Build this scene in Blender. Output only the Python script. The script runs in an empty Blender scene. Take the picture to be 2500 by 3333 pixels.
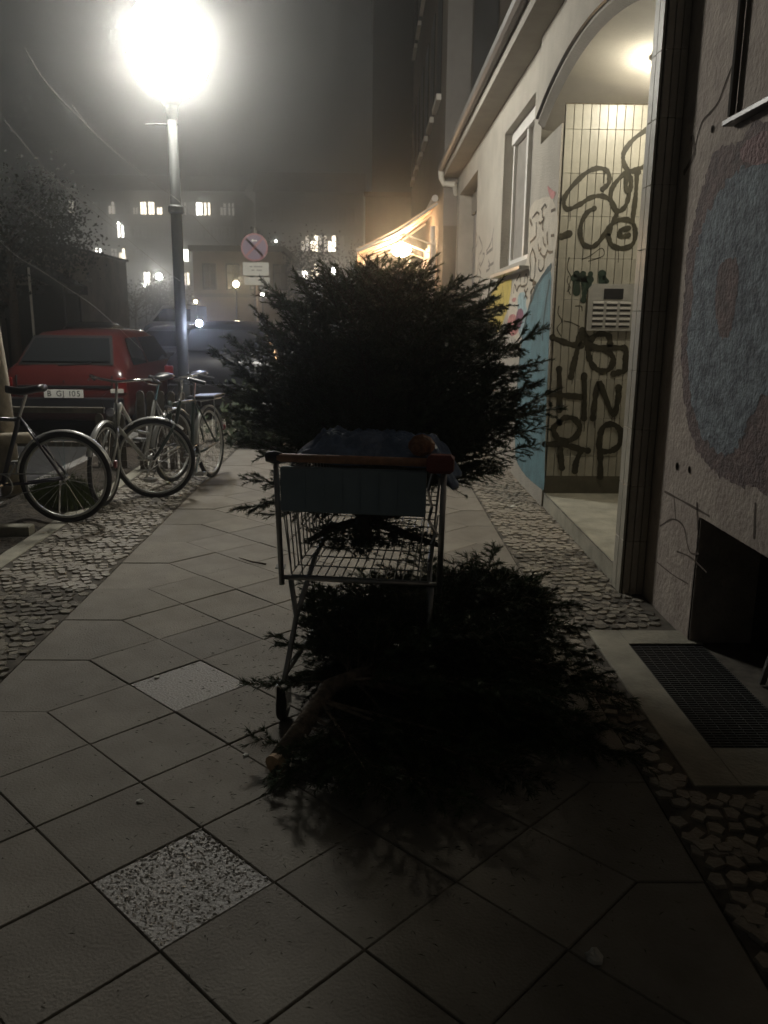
import bpy, math, random
import numpy as np
from mathutils import Vector, Matrix
random.seed(7); rng = np.random.default_rng(7)
C = bpy.context.scene.collection
SC = bpy.context.scene

# ------------------------------------------------------------------ camera
F = 2700.0; CX, CY = 1250.0, 1666.5; EYE = 1.5
_p, _y, _r = math.radians(13.15), math.radians(1.06), math.radians(0.6)
fw = np.array([math.sin(_y)*math.cos(_p), math.cos(_y)*math.cos(_p), -math.sin(_p)])
r0 = np.array([math.cos(_y), -math.sin(_y), 0.0]); u0 = np.cross(r0, fw)
RT = r0*math.cos(_r)+u0*math.sin(_r); UP = u0*math.cos(_r)-r0*math.sin(_r)
cam = bpy.data.cameras.new('camera'); co = bpy.data.objects.new('camera', cam); C.objects.link(co)
cam.sensor_fit = 'VERTICAL'; cam.sensor_height = 36.0; cam.lens = F/3333.0*36.0
cam.clip_start = 0.05; cam.clip_end = 600
cam.dof.use_dof = True; cam.dof.focus_distance = 3.6; cam.dof.aperture_fstop = 5.0
co.matrix_world = Matrix(((RT[0], UP[0], -fw[0], 0), (RT[1], UP[1], -fw[1], 0), (RT[2], UP[2], -fw[2], EYE), (0, 0, 0, 1)))
SC.camera = co
# ------------------------------------------------------------------ world, exposure
w = bpy.data.worlds.new('World'); SC.world = w; w.use_nodes = True
nt = w.node_tree; nt.nodes.clear()
bg = nt.nodes.new('ShaderNodeBackground'); wo = nt.nodes.new('ShaderNodeOutputWorld')
bg.inputs[0].default_value = (0.0140, 0.0140, 0.0130, 1); bg.inputs[1].default_value = 1.0   # night sky over the city
nt.links.new(bg.outputs[0], wo.inputs[0])
SC.view_settings.view_transform = 'Standard'; SC.view_settings.look = 'None'
SC.view_settings.exposure = 0.0; SC.view_settings.gamma = 1.0; SC.view_settings.use_curve_mapping = False
SC.cycles.use_denoising = True; SC.cycles.max_bounces = 5; SC.cycles.volume_bounces = 0
SC.cycles.sample_clamp_indirect = 3.0; SC.cycles.caustics_reflective = False; SC.cycles.caustics_refractive = False
LAMP = (-2.06, 9.3, 4.16); LAMP_E = 80.0; HAZE_D = 0.0090; HAZE_G = 0.93

# ------------------------------------------------------------------ pixel of the photograph -> place on a known plane
def ray(px, py): return fw+RT*((px-CX)/F)-UP*((py-CY)/F)
def onz(px, py, z=0.0): d = ray(px, py); return Vector((0, 0, EYE))+Vector(d*((z-EYE)/d[2]))
def onx(px, py, x): d = ray(px, py); return Vector((0, 0, EYE))+Vector(d*(x/d[0]))
def ony(px, py, y): d = ray(px, py); return Vector((0, 0, EYE))+Vector(d*(y/d[1]))

# ------------------------------------------------------------------ materials
MATS = {}
def mat(name, col, rough=0.8, metal=0.0, var=0.0, scale=6.0, bump=0.0, bscale=60.0, emit=None, es=1.0, spec=0.5, rnd=0.0, col2=None, alpha=None, coat=0.0, detail=5.0):
    if name in MATS: return MATS[name]
    m = bpy.data.materials.new(name); m.use_nodes = True; n = m.node_tree; b = n.nodes['Principled BSDF']; L = n.links
    b.inputs['Base Color'].default_value = (*col, 1); b.inputs['Roughness'].default_value = rough
    b.inputs['Metallic'].default_value = metal; b.inputs['Specular IOR Level'].default_value = spec
    if coat: b.inputs['Coat Weight'].default_value = coat; b.inputs['Coat Roughness'].default_value = 0.05
    out = None
    tc = n.nodes.new('ShaderNodeTexCoord')
    if var or col2:
        t = n.nodes.new('ShaderNodeTexNoise'); t.inputs['Scale'].default_value = scale; t.inputs['Detail'].default_value = detail
        t.inputs['Roughness'].default_value = 0.65
        L.new(tc.outputs['Object'], t.inputs['Vector'])
        r = n.nodes.new('ShaderNodeValToRGB'); r.color_ramp.elements[0].position = 0.36; r.color_ramp.elements[1].position = 0.64
        c2 = col2 if col2 else tuple(min(1, c*(1+var)) for c in col)
        c1 = col if col2 else tuple(c*(1-var) for c in col)
        r.color_ramp.elements[0].color = (*c1, 1); r.color_ramp.elements[1].color = (*c2, 1)
        L.new(t.outputs['Fac'], r.inputs['Fac']); out = r.outputs['Color']
    if rnd:
        oi = n.nodes.new('ShaderNodeObjectInfo'); mr = n.nodes.new('ShaderNodeMapRange')
        mr.inputs['To Min'].default_value = 1-rnd; mr.inputs['To Max'].default_value = 1+rnd
        L.new(oi.outputs['Random'], mr.inputs['Value'])
        hs = n.nodes.new('ShaderNodeHueSaturation'); L.new(mr.outputs[0], hs.inputs['Value'])
        if out: L.new(out, hs.inputs['Color'])
        else: hs.inputs['Color'].default_value = (*col, 1)
        out = hs.outputs['Color']
    if out: L.new(out, b.inputs['Base Color'])
    if bump:
        t2 = n.nodes.new('ShaderNodeTexNoise'); t2.inputs['Scale'].default_value = bscale; t2.inputs['Detail'].default_value = 4
        L.new(tc.outputs['Object'], t2.inputs['Vector'])
        bp = n.nodes.new('ShaderNodeBump'); bp.inputs['Strength'].default_value = 1.0; bp.inputs['Distance'].default_value = bump
        L.new(t2.outputs['Fac'], bp.inputs['Height']); L.new(bp.outputs[0], b.inputs['Normal'])
    if emit:
        b.inputs['Emission Color'].default_value = (*emit, 1); b.inputs['Emission Strength'].default_value = es
    MATS[name] = m
    return m

M = dict(
 asphalt=mat('asphalt', (.045, .045, .045), .8, var=.3, scale=3, bump=.006, bscale=120),
 earth=mat('earth', (.05, .04, .028), .95, var=.4, scale=8, bump=.03, bscale=25),
 grout=mat('sand joint', (.11, .098, .08), .95, var=.45, scale=9),
 slab=mat('granite concrete slab', (.195, .175, .145), .78, col2=(.275, .252, .212), scale=3.2, bump=.003, bscale=110, rnd=.15, detail=9),
 slabagg=mat('exposed aggregate slab', (.20, .185, .16), .5, bump=.006, bscale=75, col2=(.31, .285, .25), scale=95, detail=1.5),
 slabagg2=mat('fine aggregate slab', (.21, .19, .165), .55, bump=.006, bscale=110, col2=(.34, .315, .27), scale=110, detail=1.5),
 cob=mat('mosaic cobble stone', (.29, .265, .215), .62, var=.3, scale=14, bump=.006, bscale=60, rnd=.55),
 cobs=mat('mosaic cobble stones', (.27, .24, .20), .62, bump=.006, bscale=60, col2=(.38, .345, .28), scale=9),
 concrete=mat('weathered concrete', (.38, .36, .29), .85, var=.2, scale=5, bump=.004, bscale=60),
 kerb=mat('kerb stone', (.28, .27, .25), .8, var=.2, scale=6, bump=.006, bscale=50, rnd=.15),
 plaster=mat('rough plaster', (.43, .40, .345), .9, var=.1, scale=2.2, bump=.010, bscale=70),
 plasterd=mat('dirty rough plaster', (.34, .285, .25), .92, col2=(.46, .40, .345), scale=7, bump=.009, bscale=38),
 smooth=mat('smooth white plaster', (.68, .64, .56), .85, var=.05, scale=3, bump=.002, bscale=60),
 cream=mat('cream paint', (.56, .51, .42), .85, var=.07, scale=9, bump=.006, bscale=70),
 eave=mat('eave paint', (.30, .28, .245), .85, var=.1, scale=2),
 tile=mat('glazed beige tile', (.41, .39, .325), .35, var=.1, scale=20, rnd=.10, bump=.0015, bscale=40),
 tile_shade=mat('shaded beige tile', (.34, .31, .26), .35, var=.15, scale=12, rnd=.15, bump=.001, bscale=40),  # same beige tile, colour darkened for the unlit front of the pillar
 tgrout=mat('dark tile joint', (.10, .08, .05), .9, var=.2, scale=30),
 white=mat('white paint', (.72, .70, .66), .5, var=.04, scale=8),
 glassd=mat('dark window glass', (.02, .022, .024), .06, spec=.8),
 curtain=mat('curtain behind glass', (.33, .31, .28), .35, var=.12, scale=9),
 steel=mat('galvanised steel', (.42, .42, .41), .35, metal=.9, var=.15, scale=20),
 chrome=mat('chrome', (.7, .7, .7), .15, metal=1.0),
 brushed=mat('brushed metal plate', (.48, .47, .44), .45, metal=.35, var=.08, scale=10),
 black=mat('black rubber', (.014, .014, .014), .7),
 blackp=mat('black plastic', (.02, .02, .022), .4),
 pole=mat('grey lamp post paint', (.030, .033, .031), .6, var=.1, scale=8),
 red=mat('red car paint', (.085, .014, .012), .32, coat=.8, var=.06, scale=2),
 darkcar=mat('dark blue car paint', (.008, .009, .014), .4, coat=.3),
 greycar=mat('grey car paint', (.05, .05, .055), .3, coat=.6),
 whitecar=mat('white van paint', (.7, .7, .7), .35, coat=.4),
 redl=mat('red reflector', (.16, .012, .01), .3),
 redlit=mat('lit tail light', (.5, .02, .01), .3, emit=(1, .06, .04), es=5),
 bark=mat('rough bark', (.075, .052, .035), .9, var=.4, scale=30, bump=.01, bscale=60),
 barkp=mat('pale bark', (.24, .19, .14), .85, var=.35, scale=30, bump=.008, bscale=60),
 cut=mat('freshly cut wood', (.55, .38, .24), .8, var=.15, scale=40),
 needle=mat('fir needles', (.060, .085, .045), .5, var=.5, scale=5, spec=.3),
 needle2=mat('fir needles of the fallen tree', (.060, .088, .046), .5, var=.5, scale=5, spec=.3),
 leaf=mat('dark leaves', (.018, .022, .012), .8, var=.5, scale=1.5),
 grass=mat('grass blades', (.10, .125, .04), .8, var=.4, scale=9),
 wood=mat('weathered wood', (.14, .125, .10), .85, var=.25, scale=12, bump=.004, bscale=40),
 stake=mat('pale wooden stake', (.40, .35, .27), .85, var=.2, scale=12, bump=.004, bscale=40),
 bag=mat('blue plastic bag', (.17, .24, .38), .4, var=.35, scale=7, spec=.6, bump=.02, bscale=22),
 panel=mat('slate blue plastic panel', (.24, .33, .39), .45, var=.12, scale=4),
 orange=mat('orange handle plastic', (.44, .22, .12), .55, var=.25, scale=20),
 redp=mat('red plastic', (.20, .035, .028), .45),
 ink=mat('black spray paint', (.032, .028, .014), .55, var=.3, scale=14),
 inkg=mat('dark green spray paint', (.012, .03, .018), .55, var=.3, scale=14),
 inkf=mat('faded grey marker', (.14, .13, .12), .8),
 teal=mat('teal paint', (.10, .18, .20), .75, col2=(.14, .27, .31), scale=5, bump=.008, bscale=60),
 teald=mat('dark teal outline', (.045, .085, .095), .75),
 yellow=mat('yellow paint', (.48, .38, .10), .75, var=.15, scale=9, bump=.008, bscale=60),
 lblue=mat('pale blue paint', (.30, .42, .44), .75, var=.2, scale=12),
 purple=mat('purple paint', (.20, .085, .13), .75, var=.25, scale=14),
 pink=mat('pink paint', (.46, .20, .19), .75, var=.3, scale=14),
 mblue=mat('mottled blue grey mural paint', (.11, .12, .14), .85, col2=(.24, .285, .31), scale=16, bump=.012, bscale=45),
 mbrown=mat('purple brown mural paint', (.11, .085, .085), .85, col2=(.215, .16, .15), scale=13, bump=.012, bscale=45),
 mpink=mat('pink mural paint', (.33, .21, .21), .85, col2=(.24, .165, .165), scale=12, bump=.022, bscale=45),
 facade=mat('dark distant facade', (.03, .027, .023), .9, var=.2, scale=.4),
 facade2=mat('brown facade', (.13, .11, .09), .9, var=.15, scale=.6),
 tan=mat('tan facade', (.22, .17, .12), .9, var=.15, scale=.8),
 awn=mat('striped awning cloth light', (.66, .52, .38), .8, var=.08, scale=5),
 awnd=mat('striped awning cloth dark', (.30, .17, .10), .8, var=.08, scale=5),
 roof=mat('dark roof', (.05, .04, .036), .85, var=.3, scale=2),
 plate=mat('number plate', (.75, .74, .68), .4),
 signr=mat('sign red', (.32, .12, .13), .5), signb=mat('sign blue', (.19, .13, .20), .5), signw=mat('sign white', (.60, .59, .53), .5, var=.05, scale=12),
 signt=mat('faded sign lettering', (.33, .33, .29), .6),
 rubber=mat('mat grating', (.045, .045, .045), .7, var=.2, scale=30),
 twig=mat('pale strand', (.42, .40, .37), .5),
 paper=mat('crumpled paper', (.75, .73, .66), .8),
 globe=mat('lit opal lamp glass', (.8, .8, .8), .4, emit=(1.0, .965, .87), es=LAMP_E),
)
def glow(name, col, s): return mat(name, (.6, .6, .6), .4, emit=col, es=s)

# ------------------------------------------------------------------ mesh builder
class MB:
    def __init__(s): s.v = []; s.f = []; s.m = []; s.cur = 0
    def add(s, vs, fs):
        o = len(s.v); s.v.extend([tuple(v) for v in vs]); s.f.extend([tuple(i+o for i in f) for f in fs]); s.m.extend([s.cur]*len(fs)); return s
    def box(s, x0, x1, y0, y1, z0, z1, bev=0.0):
        if bev:
            b = bev
            for (a0, a1, b0, b1, z) in (): pass
            pts = []
            for z, i in ((z0, 0), (z0+b, 1), (z1-b, 1), (z1, 0)):
                q = 0 if i else b
                pts += [(x0+q, y0+q, z), (x1-q, y0+q, z), (x1-q, y1-q, z), (x0+q, y1-q, z)]
            fs = [(3, 2, 1, 0), (12, 13, 14, 15)]
            for k in range(3):
                for j in range(4): fs.append((k*4+j, k*4+(j+1) % 4, k*4+4+(j+1) % 4, k*4+4+j))
            return s.add(pts, fs)
        return s.add([(x0, y0, z0), (x1, y0, z0), (x1, y1, z0), (x0, y1, z0), (x0, y0, z1), (x1, y0, z1), (x1, y1, z1), (x0, y1, z1)],
              [(3, 2, 1, 0), (4, 5, 6, 7), (0, 1, 5, 4), (1, 2, 6, 5), (2, 3, 7, 6), (3, 0, 4, 7)])
    def tube(s, pts, r, n=8, cap=True, flat=1.0):
        pts = [Vector(p) for p in pts]; k = len(pts); rs = r if isinstance(r, (list, tuple)) else [r]*k
        vs = []; prev = None
        for i, p in enumerate(pts):
            d = (pts[min(i+1, k-1)]-pts[max(i-1, 0)]).normalized()
            if prev is None:
                a = Vector((0, 0, 1)) if abs(d.z) < .9 else Vector((1, 0, 0)); x = d.cross(a).normalized()
            else: x = (prev-d*prev.dot(d)).normalized()
            prev = x; y = d.cross(x)
            for j in range(n):
                t = 2*math.pi*j/n; vs.append(p+(x*math.cos(t)+y*math.sin(t)*flat)*rs[i])
        fs = [(i*n+j, i*n+(j+1) % n, (i+1)*n+(j+1) % n, (i+1)*n+j) for i in range(k-1) for j in range(n)]
        if cap: fs += [tuple(range(n-1, -1, -1)), tuple((k-1)*n+j for j in range(n))]
        return s.add(vs, fs)
    def ring(s, c, ax, R, r, n=32, m=6, a0=0.0, a1=2*math.pi):
        c = Vector(c); ax = Vector(ax).normalized(); a = Vector((0, 0, 1)) if abs(ax.z) < .9 else Vector((1, 0, 0))
        x = ax.cross(a).normalized(); y = ax.cross(x); full = abs(a1-a0-2*math.pi) < 1e-6; k = n if full else n+1; vs = []
        for i in range(k):
            t = a0+(a1-a0)*i/n; d = x*math.cos(t)+y*math.sin(t)
            for j in range(m):
                q = 2*math.pi*j/m; vs.append(c+d*(R+r*math.cos(q))+ax*(r*math.sin(q)))
        fs = [(i*m+j, i*m+(j+1) % m, ((i+1) % k)*m+(j+1) % m, ((i+1) % k)*m+j) for i in range(n if full else n) for j in range(m) if full or i < k-1]
        return s.add(vs, fs)
    def lathe(s, prof, c=(0, 0, 0), n=20, ax='z'):
        vs = []
        for (r, h) in prof:
            for j in range(n):
                t = 2*math.pi*j/n; a, b = r*math.cos(t), r*math.sin(t)
                q = (a, b, h) if ax == 'z' else ((a, h, b) if ax == 'y' else (h, a, b))
                vs.append((c[0]+q[0], c[1]+q[1], c[2]+q[2]))
        k = len(prof); fs = [(i*n+j, i*n+(j+1) % n, (i+1)*n+(j+1) % n, (i+1)*n+j) for i in range(k-1) for j in range(n)]
        fs += [tuple(range(n-1, -1, -1)), tuple((k-1)*n+j for j in range(n))]
        return s.add(vs, fs)
    def prism(s, poly, vec):
        vec = Vector(vec); a = [Vector(p) for p in poly]; n = len(a)
        return s.add(a+[p+vec for p in a], [tuple(range(n-1, -1, -1)), tuple(range(n, 2*n))]+[(i, (i+1) % n, n+(i+1) % n, n+i) for i in range(n)])
    def mesh(s, name, mats, smooth=False):
        me = bpy.data.meshes.new(name); me.from_pydata(s.v, [], s.f)
        for m in (mats if isinstance(mats, (list, tuple)) else [mats]): me.materials.append(m)
        if any(s.m): me.polygons.foreach_set('material_index', s.m)
        if smooth: me.polygons.foreach_set('use_smooth', [True]*len(me.polygons))
        me.update(); return me
    def build(s, name, mats, parent=None, smooth=False, **k):
        o = bpy.data.objects.new(name, s.mesh(name, mats, smooth)); C.objects.link(o)
        if parent is not None: o.parent = parent
        for a, b in k.items(): o[a] = b
        return o
def link(me, name, parent=None, M4=None, **k):
    o = bpy.data.objects.new(name, me); C.objects.link(o)
    if parent is not None: o.parent = parent
    if M4 is not None: o.matrix_basis = M4
    for a, b in k.items(): o[a] = b
    return o
def thing(name, label, cat, loc=(0, 0, 0), rz=0.0, group=None):
    o = bpy.data.objects.new(name, None); C.objects.link(o); o.location = loc; o.rotation_euler = (0, 0, rz)
    o['label'] = label; o['category'] = cat
    if group: o['group'] = group
    return o
def tag(o, label, cat, group=None):
    o['label'] = label; o['category'] = cat
    if group: o['group'] = group
    return o
def copy_tree(o, parent=None):
    c = o.copy(); C.objects.link(c); c.parent = parent
    for ch in [x for x in KIDS.get(o.name, [])]: copy_tree(ch, c)
    return c
KIDS = {}
def index_kids():
    KIDS.clear()
    for o in C.objects:
        if o.parent: KIDS.setdefault(o.parent.name, []).append(o)

# ------------------------------------------------------------------ ground
MB().box(-90, -3.12, -4, 165, -.5, -.12).build('road', M['asphalt'], kind='structure')
MB().box(-3.0, 30, -4, 165, -.5, -.0085).build('pavement_bed', M['grout'], kind='structure')
kerb = bpy.data.objects.new('kerb', None); C.objects.link(kerb); kerb['kind'] = 'structure'
km = MB().box(-3.12, -3.0, 0, .99, -.3, .004, .008).mesh('kerb_stone', M['kerb'])
for i in range(-2, 40): link(km, 'kerb_stone', kerb, Matrix.Translation((0, i, 0)))
# --- diagonal slabs
slabs = bpy.data.objects.new('slab_path', None); C.objects.link(slabs); slabs['kind'] = 'structure'
g = .0017; H2 = .2485
def slab_mesh(poly, m, th=.045, bev=.003):
    n = len(poly); c = sum((Vector(p) for p in poly), Vector((0, 0)))/n
    def ins(d):
        out = []
        for i in range(n):
            a, b, e = Vector(poly[i-1]), Vector(poly[i]), Vector(poly[(i+1) % n])
            n1 = Vector((-(b-a).y, (b-a).x)).normalized(); n2 = Vector((-(e-b).y, (e-b).x)).normalized()
            k = (n1+n2)/(1+n1.dot(n2)); out.append(b+k*d)
        return out
    o1 = ins(g); o2 = ins(g+bev)
    vs = [(*p, -th) for p in o1]+[(*p, -bev) for p in o1]+[(*p, 0) for p in o2]
    fs = [tuple(range(2*n, 3*n))]+[(k*n+i, k*n+(i+1) % n, (k+1)*n+(i+1) % n, (k+1)*n+i) for k in (0, 1) for i in range(n)]
    return vs, fs
dia = [(-H2, 0), (0, -.2505), (H2, 0), (0, .2505)]
v, f = slab_mesh(dia, None); mb = MB().add(v, f)
sm_plain = mb.mesh('slab', M['slab']); sm_a = mb.mesh('slab', M['slabagg']); sm_b = mb.mesh('slab', M['slabagg2'])
XL = -1.54; XR = .93; x0 = -.998; y0 = 3.229
border = []; diam = []
for k in range(0, 7):        # slab centres on columns between nodes
    xc = x0+H2*k
    for m in range(-6, 80):
        yc = y0+.501*m+(.2505 if k % 2 == 0 else 0)
        # nodes at column k have y = y0 (+.25 odd); centres are half a step off
        if .6 < yc < 38: diam.append((xc, yc))
pl = [(XL, -.2505), (x0-H2, -.2505), (x0, 0), (x0-H2, .2505), (XL, .2505)]
xk = x0+H2*7
pr = [(XR, .2505), (xk, .2505), (xk-H2, 0), (xk, -.2505), (XR, -.2505)]
v, f = slab_mesh(pl, None); ml = MB().add(v, f).mesh('slab', M['slab'])
v, f = slab_mesh(pr, None); mr_ = MB().add(v, f).mesh('slab', M['slab'])
rest = MB()
for (xc, yc) in sorted(diam, key=lambda q: q[1]):
    tilt = Matrix.Rotation(random.uniform(-.006, .006), 4, 'X') @ Matrix.Rotation(random.uniform(-.006, .006), 4, 'Y')
    me = sm_plain
    if abs(xc+.501) < .05 and abs(yc-1.98) < .1: me = sm_a
    elif abs(xc+.75) < .05 and abs(yc-3.245) < .1: me = sm_b
    
    if yc < 10.5: link(me, 'slab', slabs, Matrix.Translation((xc, yc, random.uniform(-.002, .002))) @ tilt)
    else: rest.add([(a+xc, b+yc, c) for (a, b, c) in [tuple(q.co) for q in sm_plain.vertices]], f_dia if False else [tuple(p.vertices) for p in sm_plain.polygons])
for m in range(-6, 80):
    # border nodes sit at y of column -1 (same phase as odd columns): centre of the mitre slab is a column-0 node row
    yl = y0+.501*m
    yr = y0+.501*m+(.0 if True else 0)
    for (me, yy) in ((ml, yl), (mr_, yl)):
        if not .6 < yy < 38: continue
        if yy < 10.5: link(me, 'slab', slabs, Matrix.Translation((0, yy, random.uniform(-.002, .002))))
        else: rest.add([(q.co[0], q.co[1]+yy, q.co[2]) for q in me.vertices], [tuple(p.vertices) for p in me.polygons])
rest.build('far_slabs', M['slab'], slabs, kind='stuff')
# --- mosaic cobbles
def cobble_variant(s):
    rr = random.Random(s); n = rr.choice((4, 5, 5, 6)); vs = []
    ang = [i/n*2*math.pi+rr.uniform(-.25, .25) for i in range(n)]; R = [rr.uniform(.95, 1.2) for _ in range(n)]
    for (k, z) in ((1.0, -.03), (.97, -.006), (.84, .004)):
        for a, q in zip(ang, R): vs.append((math.cos(a)*q*k*.5, math.sin(a)*q*k*.5, z))
    fs = [tuple(range(2*n, 3*n))]+[(k*n+i, k*n+(i+1) % n, (k+1)*n+(i+1) % n, (k+1)*n+i) for k in (0, 1) for i in range(n)]
    return vs, fs
WX_ = 1.42
cobv = [cobble_variant(i) for i in range(10)]
cobm = [MB().add(*c).mesh('cobble', M['cob']) for c in cobv]
def cobbles(name, xa, xb, ya, yb, lim, size, seed, ystart):
    root = bpy.data.objects.new(name, None); C.objects.link(root); root['kind'] = 'structure'
    rr = random.Random(seed); st = MB(); cnt = 0; y = ya; row = 0; all_ = []
    while y < yb:
        x = xa+size*.5+(size*.5 if row % 2 else 0)
        while x < xb-size*.3:
            all_.append((x+rr.uniform(-.010, .010), y+rr.uniform(-.010, .010)+.03*math.sin(x*9+row))); x += size*rr.uniform(.94, 1.08)
        y += size*.82; row += 1
    all_ = [c for c in all_ if not (c[0] > 1.055 and 2.40 < c[1] < 3.90)]
    cand = sorted([c for c in all_ if c[1] > ystart], key=lambda c: c[1])[:lim]; cs = set(cand)
    for c in all_:
        i = rr.randrange(10); sc = size*rr.uniform(1.04, 1.2)
        MT = Matrix.Translation((c[0], c[1], rr.uniform(-.004, .002))) @ Matrix.Rotation(rr.uniform(0, 6.28), 4, 'Z') @ Matrix.Rotation(rr.uniform(-.09, .09), 4, 'X') @ Matrix.Diagonal((sc, sc*rr.uniform(.82, 1), 1, 1))
        if c in cs: link(cobm[i], 'cobble', root, MT)
        else:
            st.add([MT @ Vector(v) for v in cobv[i][0]], cobv[i][1])
    st.build('far_cobbles', M['cobs'], root, kind='stuff')
    if xa < 0: MB().box(xa-.01, xb, ya, 30, -.03, -.0045).build('joint_sand', M['grout'], root)
    else:
        MB().box(xa, 1.083, ya, yb, -.03, -.0045).build('joint_sand', M['grout'], root); MB().box(1.084, WX_+.10, ya, 2.448, -.03, -.0044).build('joint_sand', M['grout'], root); MB().box(1.084, WX_, 3.862, yb, -.03, -.0043).build('joint_sand', M['grout'], root); MB().box(WX_+.001, WX_+.12, 3.862, 4.42, -.03, -.0042).build('joint_sand', M['grout'], root)
cobbles('cobble_strip', -2.22, XL-.005, 2.4, 14, 300, .060, 3, 3.1)
cobbles('cobble_margin', XR+.005, 1.50, 1.2, 15, 300, .060, 5, 2.75)
# --- left side: concrete band, soil bed
MB().box(-2.36, -2.235, 3.5, 30, -.1, .001, .004).build('concrete_band', M['concrete'], kind='structure')
MB().box(-3.0, -2.37, 3.0, 5.62, -.02, -.003).build('soil_bed', M['earth'], kind='structure')
mb = MB(); nx, ny = 12, 60
for j in range(ny+1):
    for i in range(nx+1):
        x = -3.0+.63*i/nx; y = 5.75+4.0*j/ny
        mb.v.append((x, y, .0+.05*math.sin(math.pi*i/nx)*(1+.6*math.sin(y*5+x*9))))
for j in range(ny):
    for i in range(nx): a = j*(nx+1)+i; mb.f.append((a, a+1, a+nx+2, a+nx+1)); mb.m.append(0)
mb.build('soil_mound', M['earth'], kind='structure', smooth=True)
tag(MB().box(-2.995, -2.37, 5.64, 5.74, -.05, .06, .008).build('bed_edging', M['concrete']), 'low pale concrete edging across the soil bed under the leftmost bicycle', 'edging')

# ------------------------------------------------------------------ paint helpers (flat print on walls)
def smooth_poly(pts, it=2):
    for _ in range(it):
        out = []
        for i in range(len(pts)):
            a, b = pts[i], pts[(i+1) % len(pts)]
            out += [a*.75+b*.25, a*.25+b*.75]
        pts = out
    return pts
def patch(name, pts, fn, m, off, parent, rough=.006, seed=0):
    P = smooth_poly([fn(*p) for p in pts], 3); rr = random.Random(seed); P2 = []
    for i in range(len(P)):
        a, b = P[i], P[(i+1) % len(P)]; n = max(1, int((b-a).length/.03))
        for k in range(n): P2.append(a.lerp(b, k/n))
    P2 = [p+Vector((0, rr.uniform(-rough, rough), rr.uniform(-rough, rough))) for p in P2]
    from mathutils.geometry import tessellate_polygon
    P2 = [p+Vector(off) for p in P2]
    fs = tessellate_polygon([P2]); mb = MB().add(P2, fs)
    return mb.build(name, m, parent)
def catmull(pts, n=6):
    out = []; k = len(pts)
    if k < 3: return pts
    for i in range(k-1):
        p0, p1, p2, p3 = pts[max(i-1, 0)], pts[i], pts[i+1], pts[min(i+2, k-1)]
        for j in range(n):
            t = j/n; out.append(.5*((2*p1)+(p2-p0)*t+(2*p0-5*p1+4*p2-p3)*t*t+(3*p1-p0-3*p2+p3)*t**3))
    return out+[pts[-1]]
def stroke(mb, pts, fn, wdt, nrm, off):
    nrm = Vector(nrm); P = catmull([fn(*p) for p in pts]); vs = []
    P = [p+nrm*off for p in P]; k = len(P)
    for i, p in enumerate(P):
        d = (P[min(i+1, k-1)]-P[max(i-1, 0)]).normalized(); s = d.cross(nrm).normalized()
        ww = wdt*.5*(.92+.16*math.sin(i*.9+p.z*20)+.10*math.sin(i*2.7+p.y*31)+(.22 if i in (0, k-1) else 0)); vs += [p+s*ww, p-s*ww]
    o = len(mb.v); mb.add(vs, [(2*i, 2*i+1, 2*i+3, 2*i+2) for i in range(k-1)])
    for p in (P[0], P[-1]):      # round ends
        a = nrm.orthogonal().normalized(); b = nrm.cross(a); c = []
        for j in range(10): t = j/10*2*math.pi; c.append(p+nrm*.0006+(a*math.cos(t)+b*math.sin(t))*wdt*.55)
        mb.add(c, [tuple(range(10))])

# ------------------------------------------------------------------ low rendered house on the right
WX = 1.42; RX = 1.545; TY = 6.66; HZ = 3.74; AY0, AY1 = 4.42, 7.45
house = thing('rendered_house', 'low rendered house on the right with arched porch, graffiti and overhanging eave', 'house', (0, 0, 0))
def archz(y):
    t = (y-5.95)/1.5; return 3.335-.24*t*t if t > -1.05 else 3.07
# wall behind the far part: with window and second doorway openings
def wall_x(mb, x, th, ya, yb, za, zb): mb.box(x, x+th, ya, yb, za, zb)
WY0, WY1, WZ0, WZ1 = 7.78, 9.48, 2.04, 3.42       # window opening
DY0, DY1, DZ1 = 11.75, 14.1, 3.44                   # second doorway
fw_mb = MB()
wall_x(fw_mb, WX, .35, TY, WY0, -.02, 2.93); 
wall_x(fw_mb, WX, .35, WY0, WY1, -.02, WZ0); wall_x(fw_mb, WX, .35, WY1, DY0, -.02, HZ)
wall_x(fw_mb, WX, .35, WY0, WY1, WZ1, HZ); wall_x(fw_mb, WX, .35, DY0, DY1, DZ1, HZ)
wall_x(fw_mb, WX, .35, DY1, 14.4, -.02, HZ)
wall_x(fw_mb, WX, .35, 7.45, WY0, 2.93, HZ)
far_wall = fw_mb.build('wall', M['plaster'], house)
# lintel band with the flat arch, slightly proud
mb = MB(); N = 26; ys = [AY0-.0+ (AY1-AY0)*i/N for i in range(N+1)]
xa, xb = WX-.035, WX+.03
for i, y in enumerate(ys): z = archz(y); mb.v += [(xa, y, z), (xa, y, HZ), (xb, y, z-.05), (xb, y, HZ)]
for i in range(N):
    a = 4*i; b = a+4
    for f_ in ((a, b, b+1, a+1), (a, a+2, b+2, b), (a+2, a+3, b+3, b+2)): mb.f.append(f_); mb.m.append(0)
mb.f += [(0, 1, 3, 2), (4*N, 4*N+2, 4*N+3, 4*N+1)]; mb.m += [0, 0]
mb.build('arch_lintel', M['plaster'], house)
# dark edge profile following the arch
mb = MB(); mb.tube([(xa-.004, y, archz(y)+.028) for y in np.linspace(AY0+.02, AY1-.02, 30)], .020, 6, flat=.5)
mb.build('arch_edging', M['blackp'], house)
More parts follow.
